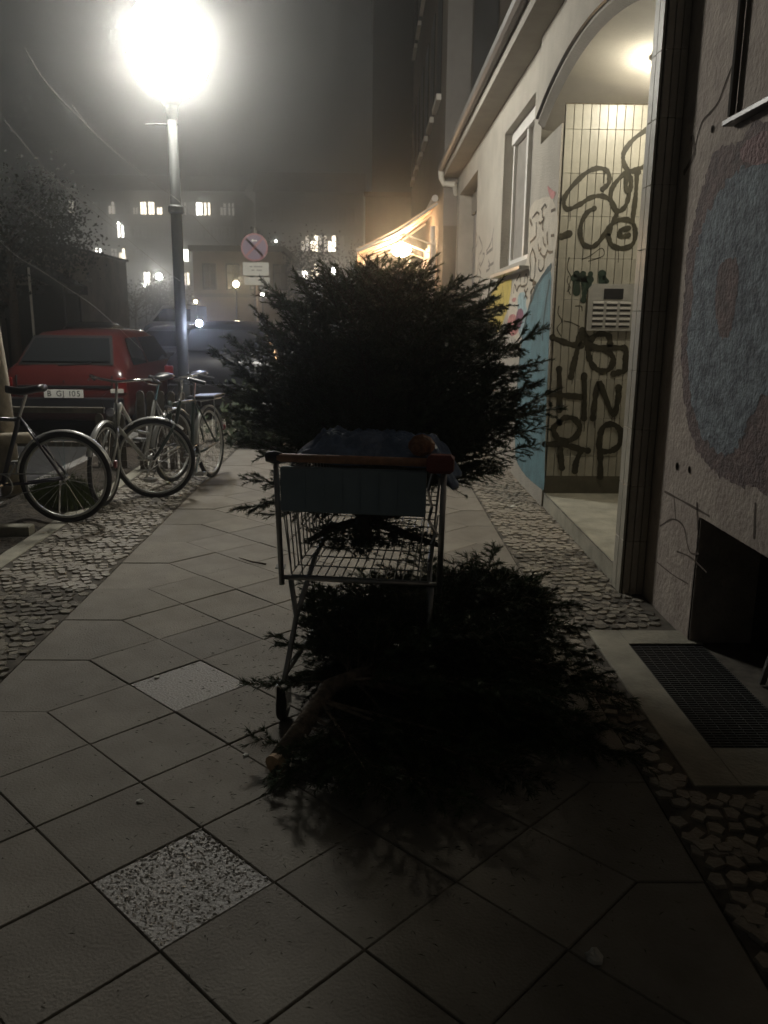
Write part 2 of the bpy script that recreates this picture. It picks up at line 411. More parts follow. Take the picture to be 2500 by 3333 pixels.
# vaulted ceiling of the porch falling gently inwards
mb = MB(); XS = [xb-.012, 1.62, 1.8, 2.1, 2.4, 2.75]
for x in XS:
    for y in np.linspace(AY0-.02, 7.45, 24): mb.v.append((x, float(y), archz(float(y))-.05-(x-xb)*.16))
for i in range(len(XS)-1):
    for j in range(23): a = i*24+j; mb.f.append((a, a+24, a+25, a+1)); mb.m.append(0)
mb.build('porch_ceiling', M['smooth'], house, smooth=True)
MB().box(2.72, 2.9, 4.3, 6.8, -.02, 3.7).build('porch_back_wall', M['plaster'], house)
MB().box(WX+.015, 2.72, 4.605, TY+.02, -.02, .115, .004).build('porch_step', M['concrete'], house)
MB().box(WX+.012, WX+.018, 4.55, TY, .112, .1185).build('step_edge_strip', M['steel'], house)
MB().box(1.62, 2.72, TY+.02, TY+.35, -.02, 2.9).build('porch_side_wall', M['plaster'], house)
MB().box(WX+.33, 2.72, TY+.03, 7.5, 2.9, 3.02).build('porch_side_wall_top', M['smooth'], house)
# the pillar: core + tiles
MB().box(WX+.008, RX+.18, 4.432, 4.60, -.02, 3.28).build('pillar_core', M['tgrout'], house)
pil = thing('tiled_pillar', 'narrow tiled pillar, its front tiles coloured darker for shade, between the porch and the graffiti wall', 'pillar', (WX, 4.42, 0))
def tileM(w, h, d=.012, m=None):
    b = .0025; mb = MB(); mb.box(.0025, w-.0025, -d, 0, .0010, h-.0010, .0018); return mb.mesh('tile', m or M['tile'])
tw = RX-.012-WX; tm = tileM(tw/3, .31, m=M['tile_shade']); tm2 = tileM(.074, .31, m=M['tile'])
for r in range(10):
    hz = .31*r
    if hz+.31 > 3.2: break
    for c in range(3):
        link(tm, 'tile', pil, Matrix.Translation((.008+c*tw/3, .008, hz)))
    for c in range(2):
        link(tm2, 'tile', pil, Matrix.Translation((.006, .165-c*.077, hz)) @ Matrix.Rotation(-math.pi/2, 4, 'Z'))
# tiled porch wall with intercom
tw_root = thing('tiled_porch_wall', 'beige strip tile wall inside the porch, covered in black spray tags', 'tiled wall', (WX+.02, TY, 0))
MB().box(.0, 1.28, .0, .018, .11, 3.07).build('tile_backing', M['tgrout'], tw_root)
t3 = tileM(.063, .308); TZ = [0.115+.308*r for r in range(10)]
for r, hz in enumerate(TZ):
    hh = .308 if hz+.308 < 3.06 else 3.06-hz
    me = t3 if hh > .3 else tileM(.063, hh)
    for c in range(20):
        link(me, 'tile', tw_root, Matrix.Translation((.003+c*.0635, 0, hz)))
mb = MB(); mb.box(-.006, 1.28, -.014, -.012, .115, .26); mb.build('dark_base', mat('dark tile base', (.12, .11, .08), .7, var=.2, scale=8), tw_root)  # darker band along the foot of the tiles
# ---- spray tags on the tile wall (plane y = TY-.013)
TP = TY-.0125
def zA(s): return [(1500+.6028*x, .6028*y) for x, y in s]
def zB(s): return [(1500+.6028*x, 900+.6028*y) for x, y in s]
fT = lambda px, py: ony(px, py, TP)
up = [
 [(765,1022),(800,985),(795,930),(750,908),(690,925),(630,975),(575,1040),(555,1090),(575,1130),(640,1105),(700,1068),(760,1058),(810,1085),(835,1135)],
 [(960,930),(900,930),(850,970),(812,1030),(815,1100),(850,1140),(890,1110),(910,1040),(920,980),(900,930)],
 [(1005,700),(935,750),(882,820),(880,880),(910,922),(970,908),(1005,890)],
 [(720,1125),(680,1150),(650,1210),(645,1270),(665,1320),(710,1332),(750,1300),(790,1240),(822,1200),(845,1140)],
 [(800,1260),(820,1205),(870,1185),(925,1200),(942,1260),(925,1320),(870,1340),(815,1322),(795,1275)],
 [(905,1232),(860,1245),(865,1275),(905,1270)], [(950,930),(946,1020),(938,1100),(925,1195)], [(895,950),(890,1010),(900,1030)]]
mb = MB()
for i, s in enumerate(up): stroke(mb, zA(s), fT, .038, (0, -1, 0), .001+.0007*i)
stroke(mb, zA([(545,1278), (585,1262)]), fT, .05, (0, -1, 0), .001)
lo = [
 [(495,330),(545,350),(600,368),(650,372)], [(655,290),(640,330),(628,400),(608,480),(595,540)], [(655,300),(690,360)],
 [(805,365),(800,325),(760,308),(718,325),(700,362),(735,388),(790,402),(822,440),(808,492),(765,512),(715,485),(692,432),(690,392)],
 [(690,380),(770,385),(860,385),(890,392),(890,445)], [(890,445),(885,505),(850,518),(825,525)],
 [(530,500),(533,600),(532,720)], [(468,632),(540,640),(645,650)], [(665,535),(668,650),(665,765)],
 [(712,765),(722,680),(742,575),(775,640),(822,748),(848,660),(850,598)],
 [(530,790),(560,763),(610,768),(642,812),(620,862),(570,888),(518,868),(500,820),(530,785)],
 [(455,905),(540,906),(620,925),(685,940)], [(532,900),(538,970),(545,1032)], [(645,945),(622,1000),(615,1050)],
 [(752,1080),(752,980),(745,890),(768,812),(822,798),(862,838),(855,905),(812,940),(760,945)]]
for i, s in enumerate(lo): stroke(mb, zB(s), fT, .05, (0, -1, 0), .001+.0006*i)
for (x_, y_, l_) in ((590, 1130, 60), (700, 1335, 90), (850, 1345, 70), (925, 1320, 80), (770, 925, 60)): stroke(mb, zA([(x_, y_-10), (x_+1, y_+l_*.5), (x_, y_+l_)]), fT, .006, (0, -1, 0), .001)
for (x_, y_, l_) in ((540, 1030, 60), (665, 765, 70), (720, 765, 50), (600, 540, 40), (752, 1080, 55), (830, 745, 50)): stroke(mb, zB([(x_, y_-10), (x_+1, y_+l_*.5), (x_, y_+l_)]), fT, .007, (0, -1, 0), .001)
mb.build('spray_tag', M['ink'], tw_root).matrix_parent_inverse = Matrix.Translation((-WX-.02, -TY, 0))
mb = MB()
for s, w_ in (([(625,1480),(625,1580)], .05), ([(660,1480),(668,1560),(662,1620)], .045), ([(700,1480),(690,1560)], .04), ([(762,1480),(765,1525)], .06), ([(775,1500),(790,1520)], .03), ([(612,1500),(700,1510)], .05)):
    stroke(mb, zA(s), fT, w_, (0, -1, 0), .0012)
mb.build('green_spray_tag', M['inkg'], tw_root).matrix_parent_inverse = Matrix.Translation((-WX-.02, -TY, 0))
mb = MB()
for s in ([(530,160),(525,200),(545,240),(520,280),(540,320)], [(580,0),(575,30),(590,60),(575,80)], [(620,160),(650,160),(655,185)], [(560,240),(600,250),(640,270)], [(545,1390),(570,1370),(590,1400)]):
    stroke(mb, zB(s), fT, .008, (0, -1, 0), .001)
stroke(mb, zA([(585,1390),(575,1450),(595,1500),(580,1560),(592,1590)]), fT, .008, (0, -1, 0), .001)
stroke(mb, zA([(655,1400),(700,1380),(760,1340),(770,1380),(690,1410)]), fT, .007, (0, -1, 0), .001)
mb.build('marker_scribble', M['ink'], tw_root).matrix_parent_inverse = Matrix.Translation((-WX-.02, -TY, 0))
# ---- intercom
def zC(x, y): return (1750+.3842*x, 800+.3842*y)
A = ony(*zC(430, 322), TP); B = ony(*zC(808, 722), TP)
ic = thing('intercom_panel', 'pale metal door intercom with dark speaker and three columns of name plates, on tiles', 'intercom', (A.x, TP-.002, B.z))
pw, ph = B.x-A.x, A.z-B.z
MB().prism([(.0, 0, 0), (pw, 0, 0), (pw, 0, ph), (.035, 0, ph), (0, 0, ph-.04)], (0, -.022, 0)).build('face_plate', M['brushed'], ic)
sx0, sx1 = pw*.32, pw*.72
MB().box(sx0, sx1, -.027, -.0225, ph*.68, ph*.90, .002).build('speaker_grille', M['blackp'], ic)
npm = MB().box(0, pw*.22, -.028, -.0225, 0, ph*.042, .0015).mesh('name_plate', M['white'])
npd = MB().box(0, pw*.22, -.0265, -.0225, 0, ph*.035, .001).mesh('bell_button', M['blackp'])
for c in range(3):
    for r in range(5):
        link(npm, 'name_plate', ic, Matrix.Translation((pw*(.11+c*.28), 0, ph*(.075+r*.115+.045))))
        link(npd, 'bell_button', ic, Matrix.Translation((pw*(.11+c*.28), 0, ph*(.075+r*.115))))
# ---- porch lamp on the ceiling, hidden behind the pillar
pp = onz(2172, 235, 3.12)
pl_ = thing('porch_lamp', 'warm lit ceiling lamp inside the arched porch, glowing beside the tiled pillar', 'lamp', (pp.x, pp.y, 0))
cz = archz(pp.y)-.05-(pp.x-xb)*.16
MB().lathe([(.02, cz-.12), (.075, cz-.11), (.10, cz-.07), (.10, cz-.03)], (0, 0, 0), 16).build('lamp_glass', glow('porch lamp glass', (1, .92, .74), 125), pl_, smooth=True)
MB().lathe([(.11, cz-.03), (.11, cz-.002)], (0, 0, 0), 16).build('lamp_base', M['white'], pl_)
# ---- near graffiti wall (x = RX) with basement opening, crack, conduit
nwall = thing('graffiti_wall', 'rough plaster wall at the right edge with mottled blue and purple mural', 'wall', (0, 0, 0))
BY1 = 3.73; BZ = .612
mb = MB(); mb.box(RX, RX+.3, BY1, 4.431, -.02, HZ); mb.box(RX, RX+.3, -2.0, BY1, BZ, HZ)
mb.build('wall_face', M['plasterd'], nwall)
# basement opening reveal and louvres
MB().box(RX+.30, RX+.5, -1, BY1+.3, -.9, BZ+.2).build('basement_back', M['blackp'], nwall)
MB().box(RX, RX+.3, BY1-.002, BY1+.02, -.5, BZ-.002).build('opening_reveal', M['plasterd'], nwall)
lm = MB().box(0, .025, -.008, .008, 0, .62).mesh('louvre_bar', M['steel'])
for i in range(9):
    link(lm, 'louvre_bar', nwall, Matrix.Translation((RX+.12, 3.25-.16*i, 0)) @ Matrix.Rotation(.35, 4, 'X'))
# mural
fR = lambda px, py: onx(px, py, RX)
patch('mural_shape', [(2330,470),(2290,600),(2262,700),(2240,800),(2228,950),(2217,1100),(2222,1250),(2235,1370),(2260,1450),(2300,1510),(2350,1560),(2420,1590),(2560,1610),(2560,380),(2450,400),(2390,480)], fR, M['mbrown'], (-.0015, 0, 0), nwall, .016, 1)
patch('mural_shape', [(2290,720),(2262,850),(2255,1000),(2237,1100),(2245,1250),(2262,1350),(2299,1440),(2349,1492),(2398,1462),(2428,1407),(2450,1320),(2560,1240),(2560,520),(2440,540),(2395,560),(2345,620)], fR, M['mblue'], (-.003, 0, 0), nwall, .018, 2)
patch('mural_shape', [(2345,850),(2412,830),(2405,960),(2380,1100),(2350,1110),(2335,1040),(2330,950)], fR, M['mbrown'], (-.0045, 0, 0), nwall, .010, 3)
patch('mural_shape', [(2400,505),(2440,445),(2560,405),(2560,520),(2445,540)], fR, M['mpink'], (-.0048, 0, 0), nwall, .006, 4)
mb = MB()
for s, w_ in (([(2165,1600),(2230,1635),(2310,1680)], .012), ([(2150,1712),(2190,1690),(2225,1712),(2238,1770),(2250,1800),(2275,1802)], .010), ([(2205,1795),(2250,1815),(2300,1862)], .009), ([(2140,1830),(2190,1870),(2240,1900)], .007), ([(2270,1640),(2272,1720)], .016), ([(2195,1620),(2200,1690)], .006), ([(2460,1640),(2455,1750)], .012)):
    stroke(mb, s, fR, w_, (-1, 0, 0), .0018)
mb.build('crack', mat('dark wall crack', (.11, .085, .07), .95), nwall)
mb = MB()
for s, w_ in (([(2400,180),(2370,250),(2340,330),(2310,370)], .014), ([(2310,370),(2285,400),(2265,470)], .012), ([(2255,450),(2260,500),(2230,560)], .03), ([(2205,1517),(2206,1519)], .035), ([(2245,1528),(2246,1530)], .03), ([(2320,420),(2322,422)], .03)):
    stroke(mb, s, fR, w_, (-1, 0, 0), .0022)
mb.build('plaster_damage', mat('exposed dark plaster', (.085, .065, .05), .95), nwall)
cd = thing('cable_conduit', 'vertical dark conduit pipe at the top of the graffiti wall near the right edge', 'pipe', (RX-.02, 3.785, 0))
MB().tube([(0, 0, 2.35), (0, 0, 3.7)], .017, 8).build('pipe', mat('dark conduit', (.07, .058, .045), .8), cd)
MB().box(-.004, .02, -.03, .03, 2.9, 2.93).build('clamp', M['steel'], cd)
tag(MB().box(RX-.05, RX-.001, 3.0, 3.80, 2.31, 2.335, .004).build('wall_ledge', M['blackp']), 'dark metal ledge above the pink part of the mural on the right wall', 'ledge')
# ---- paint on the far wall (x = WX)
fW = lambda px, py: onx(px, py, WX)
def zD(s): return [(1550+.2261*x, 600+.226*y) for x, y in s]
patch('painted_patch', zD([(765,290),(950,190),(1060,165),(1170,330),(1180,700),(1100,1200),(1090,1400),(1090,1900),(900,2300),(700,2400),(520,2200),(440,1900),(520,1400),(740,1150),(752,800)]), fW, M['cream'], (-.0012, 0, 0), far_wall, .004, 5)
patch('painted_patch', zD([(310,1440),(420,1385),(525,1345),(500,1550),(460,1800),(400,1950),(330,2150),(210,2100),(130,1860),(180,1650)]), fW, M['yellow'], (-.002, 0, 0), far_wall, .004, 6)
patch('painted_patch', zD([(600,1560),(740,1540),(710,1750),(745,1800),(690,2000),(730,2150),(650,2250),(590,2000),(600,1800)]), fW, M['lblue'], (-.002, 0, 0), far_wall, .004, 7)
patch('painted_patch', zD([(600,1780),(700,1800),(655,2050),(600,2080),(560,1990)]), fW, M['purple'], (-.003, 0, 0), far_wall, .004, 8)
patch('painted_patch', zD([(510,1650),(585,1620),(570,1690),(530,1700)]), fW, M['pink'], (-.003, 0, 0), far_wall, .003, 9)
patch('painted_patch', zD([(1025,0),(1100,90),(1160,110),(1120,210),(1080,210),(1040,100)]), fW, M['pink'], (-.003, 0, 0), far_wall, .003, 10)
patch('painted_patch', zD([(500,1850),(600,1900),(620,2150),(480,2200),(440,2000)]), fW, M['pink'], (-.0024, 0, 0), far_wall, .003, 14)
patch('painted_patch', [(1797,868),(1770,898),(1738,955),(1716,1030),(1700,1110),(1690,1200),(1681,1330),(1676,1480),(1690,1520),(1722,1560),(1762,1592),(1774,1600),(1774,1500),(1784,1200),(1795,960)], fW, M['teal'], (-.0036, 0, 0), far_wall, .003, 11)
mb = MB(); stroke(mb, [(1795,868),(1768,900),(1738,955),(1716,1030),(1700,1110),(1690,1200),(1681,1330)], fW, .05, (-1, 0, 0), .0044)
stroke(mb, [(1712,1365),(1714,1420),(1732,1458),(1755,1462),(1770,1430)], fW, .02, (-1, 0, 0), .0044)
stroke(mb, [(1790,920),(1778,990),(1770,1060),(1768,1100)], fW, .05, (-1, 0, 0), .0046)
mb.build('mural_outline', M['teald'], far_wall)
mb = MB(); SW = .022
for s in ([(780,510),(810,590)], [(820,480),(880,405),(912,430)], [(950,355),(1000,290),(1012,330)], [(960,380),(962,460),(985,500),(935,560),(915,550)], [(872,560),(870,640),(870,740),(830,790),(788,835)],
          [(1030,700),(1025,760),(1035,850)], [(900,870),(912,955),(940,930)], [(970,770),(980,850),(1002,880)], [(930,990),(990,1045),(1030,960),(1062,980),(1110,970)], [(985,1040),(982,1180),(940,1250),(905,1200),(910,1100)],
          [(820,930),(850,1010),(860,1100),(852,1200),(850,1300),(820,1390),(782,1330),(790,1200),(780,1050),(820,930)], [(850,1040),(870,1100)], [(590,1380),(620,1330),(642,1300),(642,1400)], [(700,1400),(720,1300),(745,1340),(740,1430),(700,1465),(660,1470)],
          [(545,1560),(560,1440),(590,1530),(612,1480),(650,1450)], [(700,1520),(720,1560),(750,1500)], [(780,1375),(870,1420),(820,1440)], [(800,1560),(788,1700),(832,1600),(840,1480),(790,1560)], [(985,480),(960,600),(972,660)], [(1090,385),(1140,360)], [(1090,740),(1130,735)], [(700,1640),(720,1600),(740,1640)]):
    stroke(mb, zD(s), fW, SW, (-1, 0, 0), .0052)
mb.build('spray_tag', M['ink'], far_wall, kind='stuff')
mb = MB()
for s in ([(250,650),(243,700),(210,850),(150,960)], [(235,760),(240,940)], [(100,1000),(120,1005),(100,1100),(60,1180)], [(45,1000),(30,1150),(15,1300)], [(180,1100),(200,1200),(150,1250)], [(230,930),(150,1000)], [(60,1120),(40,1200),(70,1300),(40,1400)], [(250,1130),(180,1180)], [(5,700),(20,800),(0,900)], [(-40,900),(-60,1000),(-50,1200)], [(40,750),(90,900),(60,1000)]):
    stroke(mb, zD(s), fW, .03, (-1, 0, 0), .001)
mb.build('faded_tag', M['inkf'], far_wall, kind='stuff')
mb = MB()
for s in ([(385,1400),(400,1700),(395,1950)], [(300,1620),(300,1850)], [(520,1380),(510,1600)]): stroke(mb, zD(s), fW, .012, (-1, 0, 0), .0056)
mb.build('drip_line', mat('dark drip', (.16, .13, .07), .8), far_wall, kind='stuff')
# ---- window
win = thing('house_window', 'tall white framed window with grey curtain and dark sill on the rendered wall', 'window', (WX, WY0, WZ0))
wy = WY1-WY0; wz = WZ1-WZ0
mb = MB()
mb.box(.10, .17, 0, .07, 0, wz); mb.box(.10, .17, wy-.07, wy, 0, wz); mb.box(.10, .17, .07, wy-.07, 0, .08); mb.box(.10, .17, .07, wy-.07, wz-.08, wz); mb.box(.095, .175, wy*.5-.045, wy*.5+.045, .08, wz-.08)
mb.build('window_frame', M['white'], win)
for k in (0, 1):
    MB().box(.135, .14, .07+k*(wy*.5-.025), .07+k*(wy*.5-.025)+wy*.5-.115, .08, wz-.08).build('pane', M['curtain'], win)
MB().box(-.09, .10, -.06, wy+.10, -.10, -.065, .004).build('window_sill', M['steel'], win)
MB().box(.08, .13, .0, wy, wz-.12, wz-.005).build('shutter_box', M['white'], win)
# ---- second doorway
dd = thing('side_door', 'pale grey door in a deep recess farther along the rendered wall', 'door', (WX, DY0, 0))
MB().box(.24, .30, 0, DY1-DY0, 0, DZ1-.32).build('door_leaf', mat('grey door paint', (.34, .33, .32), .6, var=.06, scale=4), dd)
MB().box(.20, .32, 0, DY1-DY0, DZ1-.31, DZ1-.0).build('door_lintel', M['eave'], dd)
MB().box(.225, .238, .15, .19, 1.0, 1.15, .004).build('door_handle', M['steel'], dd)
# ---- eave and gutter
mb = MB(); mb.box(1.20, WX+.3, -2, 14.38, HZ+.001, HZ+.06); mb.box(1.18, 1.20, -2, 14.38, HZ-.0, HZ+.20); mb.build('eave', M['eave'], house)
mb = MB(); mb.add([(1.2, -2, HZ+.2), (3.6, -2, 5.2), (3.6, 14.38, 5.2), (1.2, 14.38, HZ+.2), (1.2, -2, HZ+.16), (3.6, -2, 5.1), (3.6, 14.38, 5.1), (1.2, 14.38, HZ+.16)], [(0, 1, 2, 3), (7, 6, 5, 4), (0, 4, 5, 1), (3, 2, 6, 7), (0, 3, 7, 4)])
mb.build('roof', M['roof'], house)
MB().tube([(1.13, -2, HZ+.15), (1.13, 14.3, HZ+.13)], .055, 10).build('gutter', mat('zinc gutter', (.16, .155, .15), .55, metal=.5), house)
dp = thing('downpipe', 'pale downpipe elbow at the far end of the eave', 'downpipe', (0, 14.32, 0))
MB().tube([(1.13, 0, HZ+.1), (1.14, 0, HZ-.02), (1.18, 0, HZ-.1), (1.36, -.02, HZ-.12)], .045, 8).build('pipe', M['smooth'], dp)
MB().tube([(1.36, -.02, HZ-.12), (1.40, .14, HZ-.3), (1.40, .16, .3)], .04, 8).build('drop_pipe', M['smooth'], dp)

# ---- light well frame and grating
lw = thing('light_well', 'dark grating in a pale concrete frame at the foot of the graffiti wall', 'light well', (0, 0, 0))
mb = MB(); mb.box(1.085, 1.24, 2.45, 3.86, -.1, .004, .003); mb.box(1.2405, 1.598, 3.685, 3.86, -.1, .0035, .003); mb.box(1.2405, 1.598, 2.45, 2.70, -.1, .0035, .003)
mb.build('well_frame', M['concrete'], lw)
MB().box(1.241, 1.599, 2.701, 3.684, -.1, -.018).build('well_bottom', M['black'], lw)
mb = MB()
for i in range(50): y = 2.705+i*.0199; mb.box(1.243, 1.597, y, y+.008, -.016, -.003)
for i in range(9): x = 1.245+i*.043; mb.box(x, x+.004, 2.703, 3.682, -.017, -.004)
mb.build('grating', M['rubber'], lw, kind='stuff')

# ------------------------------------------------------------------ neighbour buildings on the right, annex, awning
nb = thing('tall_apartment_house', 'tall dark apartment house rising behind the low rendered house', 'building', (0, 0, 0))
mb = MB(); mb.box(1.20, 12, 14.42, 26, -.02, 21); mb.build('wall', M['facade2'], nb)
MB().box(1.19, 1.58, 14.40, 14.415, 3.0, 21).build('pale_firewall_strip', mat('pale firewall render', (.20, .185, .17), .9, var=.1, scale=2), nb)
MB().box(1.60, 1.98, 14.395, 14.415, 4.2, 21).build('dark_firewall_strip', mat('dark firewall render', (.06, .06, .058), .9, var=.2, scale=2), nb)  # darker vertical band on the firewall
for f_ in range(5):
    for j in range(6):
        y = 15.6+j*1.72; z = 5.3+f_*3.3
        wn = MB().box(1.12, 1.20, y-.06, y+1.06, z-.12, z-.02).build('window', M['smooth'], nb)
        MB().box(1.185, 1.199, y, y+1.0, z, z+1.8).build('pane', M['glassd'], wn)
nb2 = thing('side_annex', 'tan building front stepping out beside the lit awning', 'building', (0, 0, 0))
mb = MB(); mb.box(-.17, 1.19, 26, 40, -.02, 5.05); mb.build('wall', M['tan'], nb2)
MB().box(-.21, 1.19, 25.93, 26, 5.0, 5.12).build('cornice', M['tan'], nb2)
tb = thing('tall_dark_house', 'tall barely visible dark house beyond the tan annex', 'building', (0, 0, 0))
MB().box(.05, 9, 44, 60, -.02, 19).build('wall', M['facade'], tb)
MB().box(-.05, 9.1, 43.9, 60.1, 19, 19.4).build('roof', M['roof'], tb)
for f_ in range(5):
    wn = MB().box(1.9, 3.2, 43.93, 43.998, 3.4+f_*3.4, 3.55+f_*3.4).build('window', M['facade2'], tb)
    MB().box(2.0, 3.1, 43.97, 43.995, 3.6+f_*3.4, 5.6+f_*3.4).build('pane', M['glassd'], wn)
aw = thing('shop_awning', 'sloping striped awning lit warm from below in front of a shop', 'awning', (0, 0, 0))
AYa, AYb = 15.4, 18.6
def awp(t, y, dz=0): return (1.17-1.40*t, y, 3.50-.80*t-.05*math.sin(t*3.1)+dz)
for k in range(12):
    mb = MB(); ya = AYa+(AYb-AYa)*k/12; yb_ = AYa+(AYb-AYa)*(k+1)/12; n = 6
    vs = []
    for i in range(n+1):
        t = i/n; vs += [awp(t, ya), awp(t, yb_), awp(t, ya, .012), awp(t, yb_, .012)]
    fs = []
    for i in range(n):
        a = 4*i; b = a+4; fs += [(a, b, b+1, a+1), (a+2, a+3, b+3, b+2), (a, a+2, b+2, b), (a+1, b+1, b+3, a+3)]
    mb.add(vs, fs)
    e = awp(1, ya); mb.add([(e[0], ya, e[2]), (e[0], yb_, e[2]), (e[0]-.01, yb_, e[2]-.22), (e[0]-.01, ya, e[2]-.22)], [(0, 1, 2, 3)])
    mb.build('awning_stripe', M['awn' if k % 2 == 0 else 'awnd'], aw)
for y in (AYa-.02, (AYa+AYb)/2, AYb+.02):
    MB().tube([awp(0, y, -.03), awp(.5, y, -.06), awp(1, y, -.03)], .022, 6).build('awning_arm', M['white'], aw)
    MB().tube([(1.17, y, 2.75), (.6, y, 2.95), awp(1, y, -.05)], .016, 6).build('folding_arm', M['white'], aw)
MB().tube([awp(1, AYa-.05, -.02), awp(1, AYb+.05, -.02)], .03, 8).build('front_bar', M['white'], aw)
MB().tube([(1.12, AYa-.05, 3.55), (1.12, AYb+.05, 3.55)], .06, 8).build('roller_tube', M['white'], aw)
for y, x in ((15.5, 1.10), (18.4, -.15)):
    tag(MB().tube([(x, y, 0), (x, y, 2.72 if x < 0 else 3.1)], .045, 10).build('awning_post', M['white']), 'pale post beside the shop wall under the awning' if x > 0 else 'thin post carrying the outer corner of the awning', 'post')
hl = thing('heat_lamp', 'very bright warm lamp hanging under the shop awning', 'lamp', (.60, 17.0, 2.80))
MB().lathe([(.03, -.12), (.14, -.08), (.19, 0), (.14, .08), (.03, .12)], (0, 0, 0), 14).build('bulb', glow('warm awning lamp', (1, .66, .36), 270), hl, smooth=True)
MB().tube([(0, 0, .12), (0, 0, .42)], .01, 6).build('cord', M['blackp'], hl)
tag(MB().lathe([(.015, -.02), (.03, 0), (.015, .02)], (.585, 16.2, 2.32), 8).build('lantern', glow('small table light', (1, .9, .8), 20)), 'tiny white light below the awning lamp', 'light')
sb = thing('shop_facade', 'warm lit shop wall and glass front under the awning', 'shop', (0, 0, 0))
MB().box(1.17, 1.195, 15.6, 18.5, .5, 2.7).build('glass_front', mat('lit shop glass', (.5, .4, .3), .4, emit=(1, .62, .35), es=.25), sb)
mb = MB()
for y in (15.55, 16.3, 17.05, 17.8, 18.5): mb.box(1.13, 1.168, y-.04, y+.04, 0, 2.9)
mb.build('door_frame', M['white'], sb)

# ------------------------------------------------------------------ street lamp
sl = thing('street_lamp', 'grey street lamp post topped by a dazzling white opal globe, enlarged to take in its glare', 'street lamp', (LAMP[0], LAMP[1], 0))
MB().lathe([(.095, -.02), (.095, .5), (.085, .62), (.066, .66), (.060, 2.4), (.050, 3.50)], (0, 0, 0), 14).build('post', M['pole'], sl, smooth=True)
MB().lathe([(.065, 2.55), (.082, 2.57), (.082, 2.62), (.065, 2.64)], (0, 0, 0), 14).build('collar', M['pole'], sl)
MB().tube([(-.27, 0, 3.43), (.06, 0, 3.43)], .010, 6).build('ladder_bar', M['pole'], sl)
MB().lathe([(.052, 3.47), (.07, 3.60), (.13, 3.68), (.06, 3.685)], (0, 0, 0), 16).build('cup', M['pole'], sl)
mb = MB(); prof = [(.42*math.cos(a), LAMP[2]+.0+.50*math.sin(a)) for a in np.linspace(-1.42, 1.25, 14)]  # globe made larger than the lamp head to include the glare around it
mb.lathe(prof, (0, 0, 0), 18).build('globe', M['globe'], sl, smooth=True)
MB().lathe([(.15, LAMP[2]+.475), (.32, LAMP[2]+.50), (.14, LAMP[2]+.58), (.02, LAMP[2]+.62)], (0, 0, 0), 18).build('cap', M['pole'], sl, smooth=True)

# ------------------------------------------------------------------ traffic sign
sgp = ony(828, 805, 15.0)
sg = thing('no_stopping_sign', 'round no stopping sign with white arrow above two pale plates on a thin pole', 'traffic sign', (sgp.x, 15.0, 0))
MB().tube([(0, .04, 0), (0, .04, 3.0)], .03, 8).build('sign_pole', M['steel'], sg)
R0 = .235; cz = sgp.z
MB().lathe([(R0, 0), (R0, .012)], (0, .0, cz), 28, 'y').build('disc', M['signr'], sg)
MB().lathe([(R0*.86, -.003), (R0*.86, -.001)], (0, 0, cz), 28, 'y').build('blue_field', M['signb'], sg)
mb = MB()
for s in (1, -1):
    c_ = math.cos(s*math.pi/4); s_ = math.sin(s*math.pi/4); a = R0*.9; w_ = .02
    mb.add([(c_*a-s_*w_, -.004-.001*s, cz+s_*a+c_*w_), (c_*a+s_*w_, -.004-.001*s, cz+s_*a-c_*w_), (-c_*a+s_*w_, -.004-.001*s, cz-s_*a-c_*w_), (-c_*a-s_*w_, -.004-.001*s, cz-s_*a+c_*w_)], [(0, 1, 2, 3)])
mb.build('red_cross', M['signr'], sg)
az = cz+.11
MB().prism([(-.055, -.006, az), (-.02, -.006, az+.03), (-.02, -.006, az+.01), (.05, -.006, az+.01), (.05, -.006, az-.01), (-.02, -.006, az-.01), (-.02, -.006, az-.03)], (0, -.002, 0)).build('white_arrow', M['white'], sg)
MB().box(-.21, .24, .0, .01, cz-.47, cz-.25, .003).build('upper_plate', M['signw'], sg)
MB().box(-.19, .25, .0, .01, cz-.63, cz-.50, .003).build('lower_plate', M['signw'], sg)
mb = MB()
for (x, z, l) in ((-.09, cz-.32, .05), (-.02, cz-.32, .15), (-.06, cz-.38, .05), (.03, cz-.38, .09)): mb.box(x, x+l, -.003, -.0005, z-.012, z+.012)
mb.build('faded_lettering', M['signt'], sg)

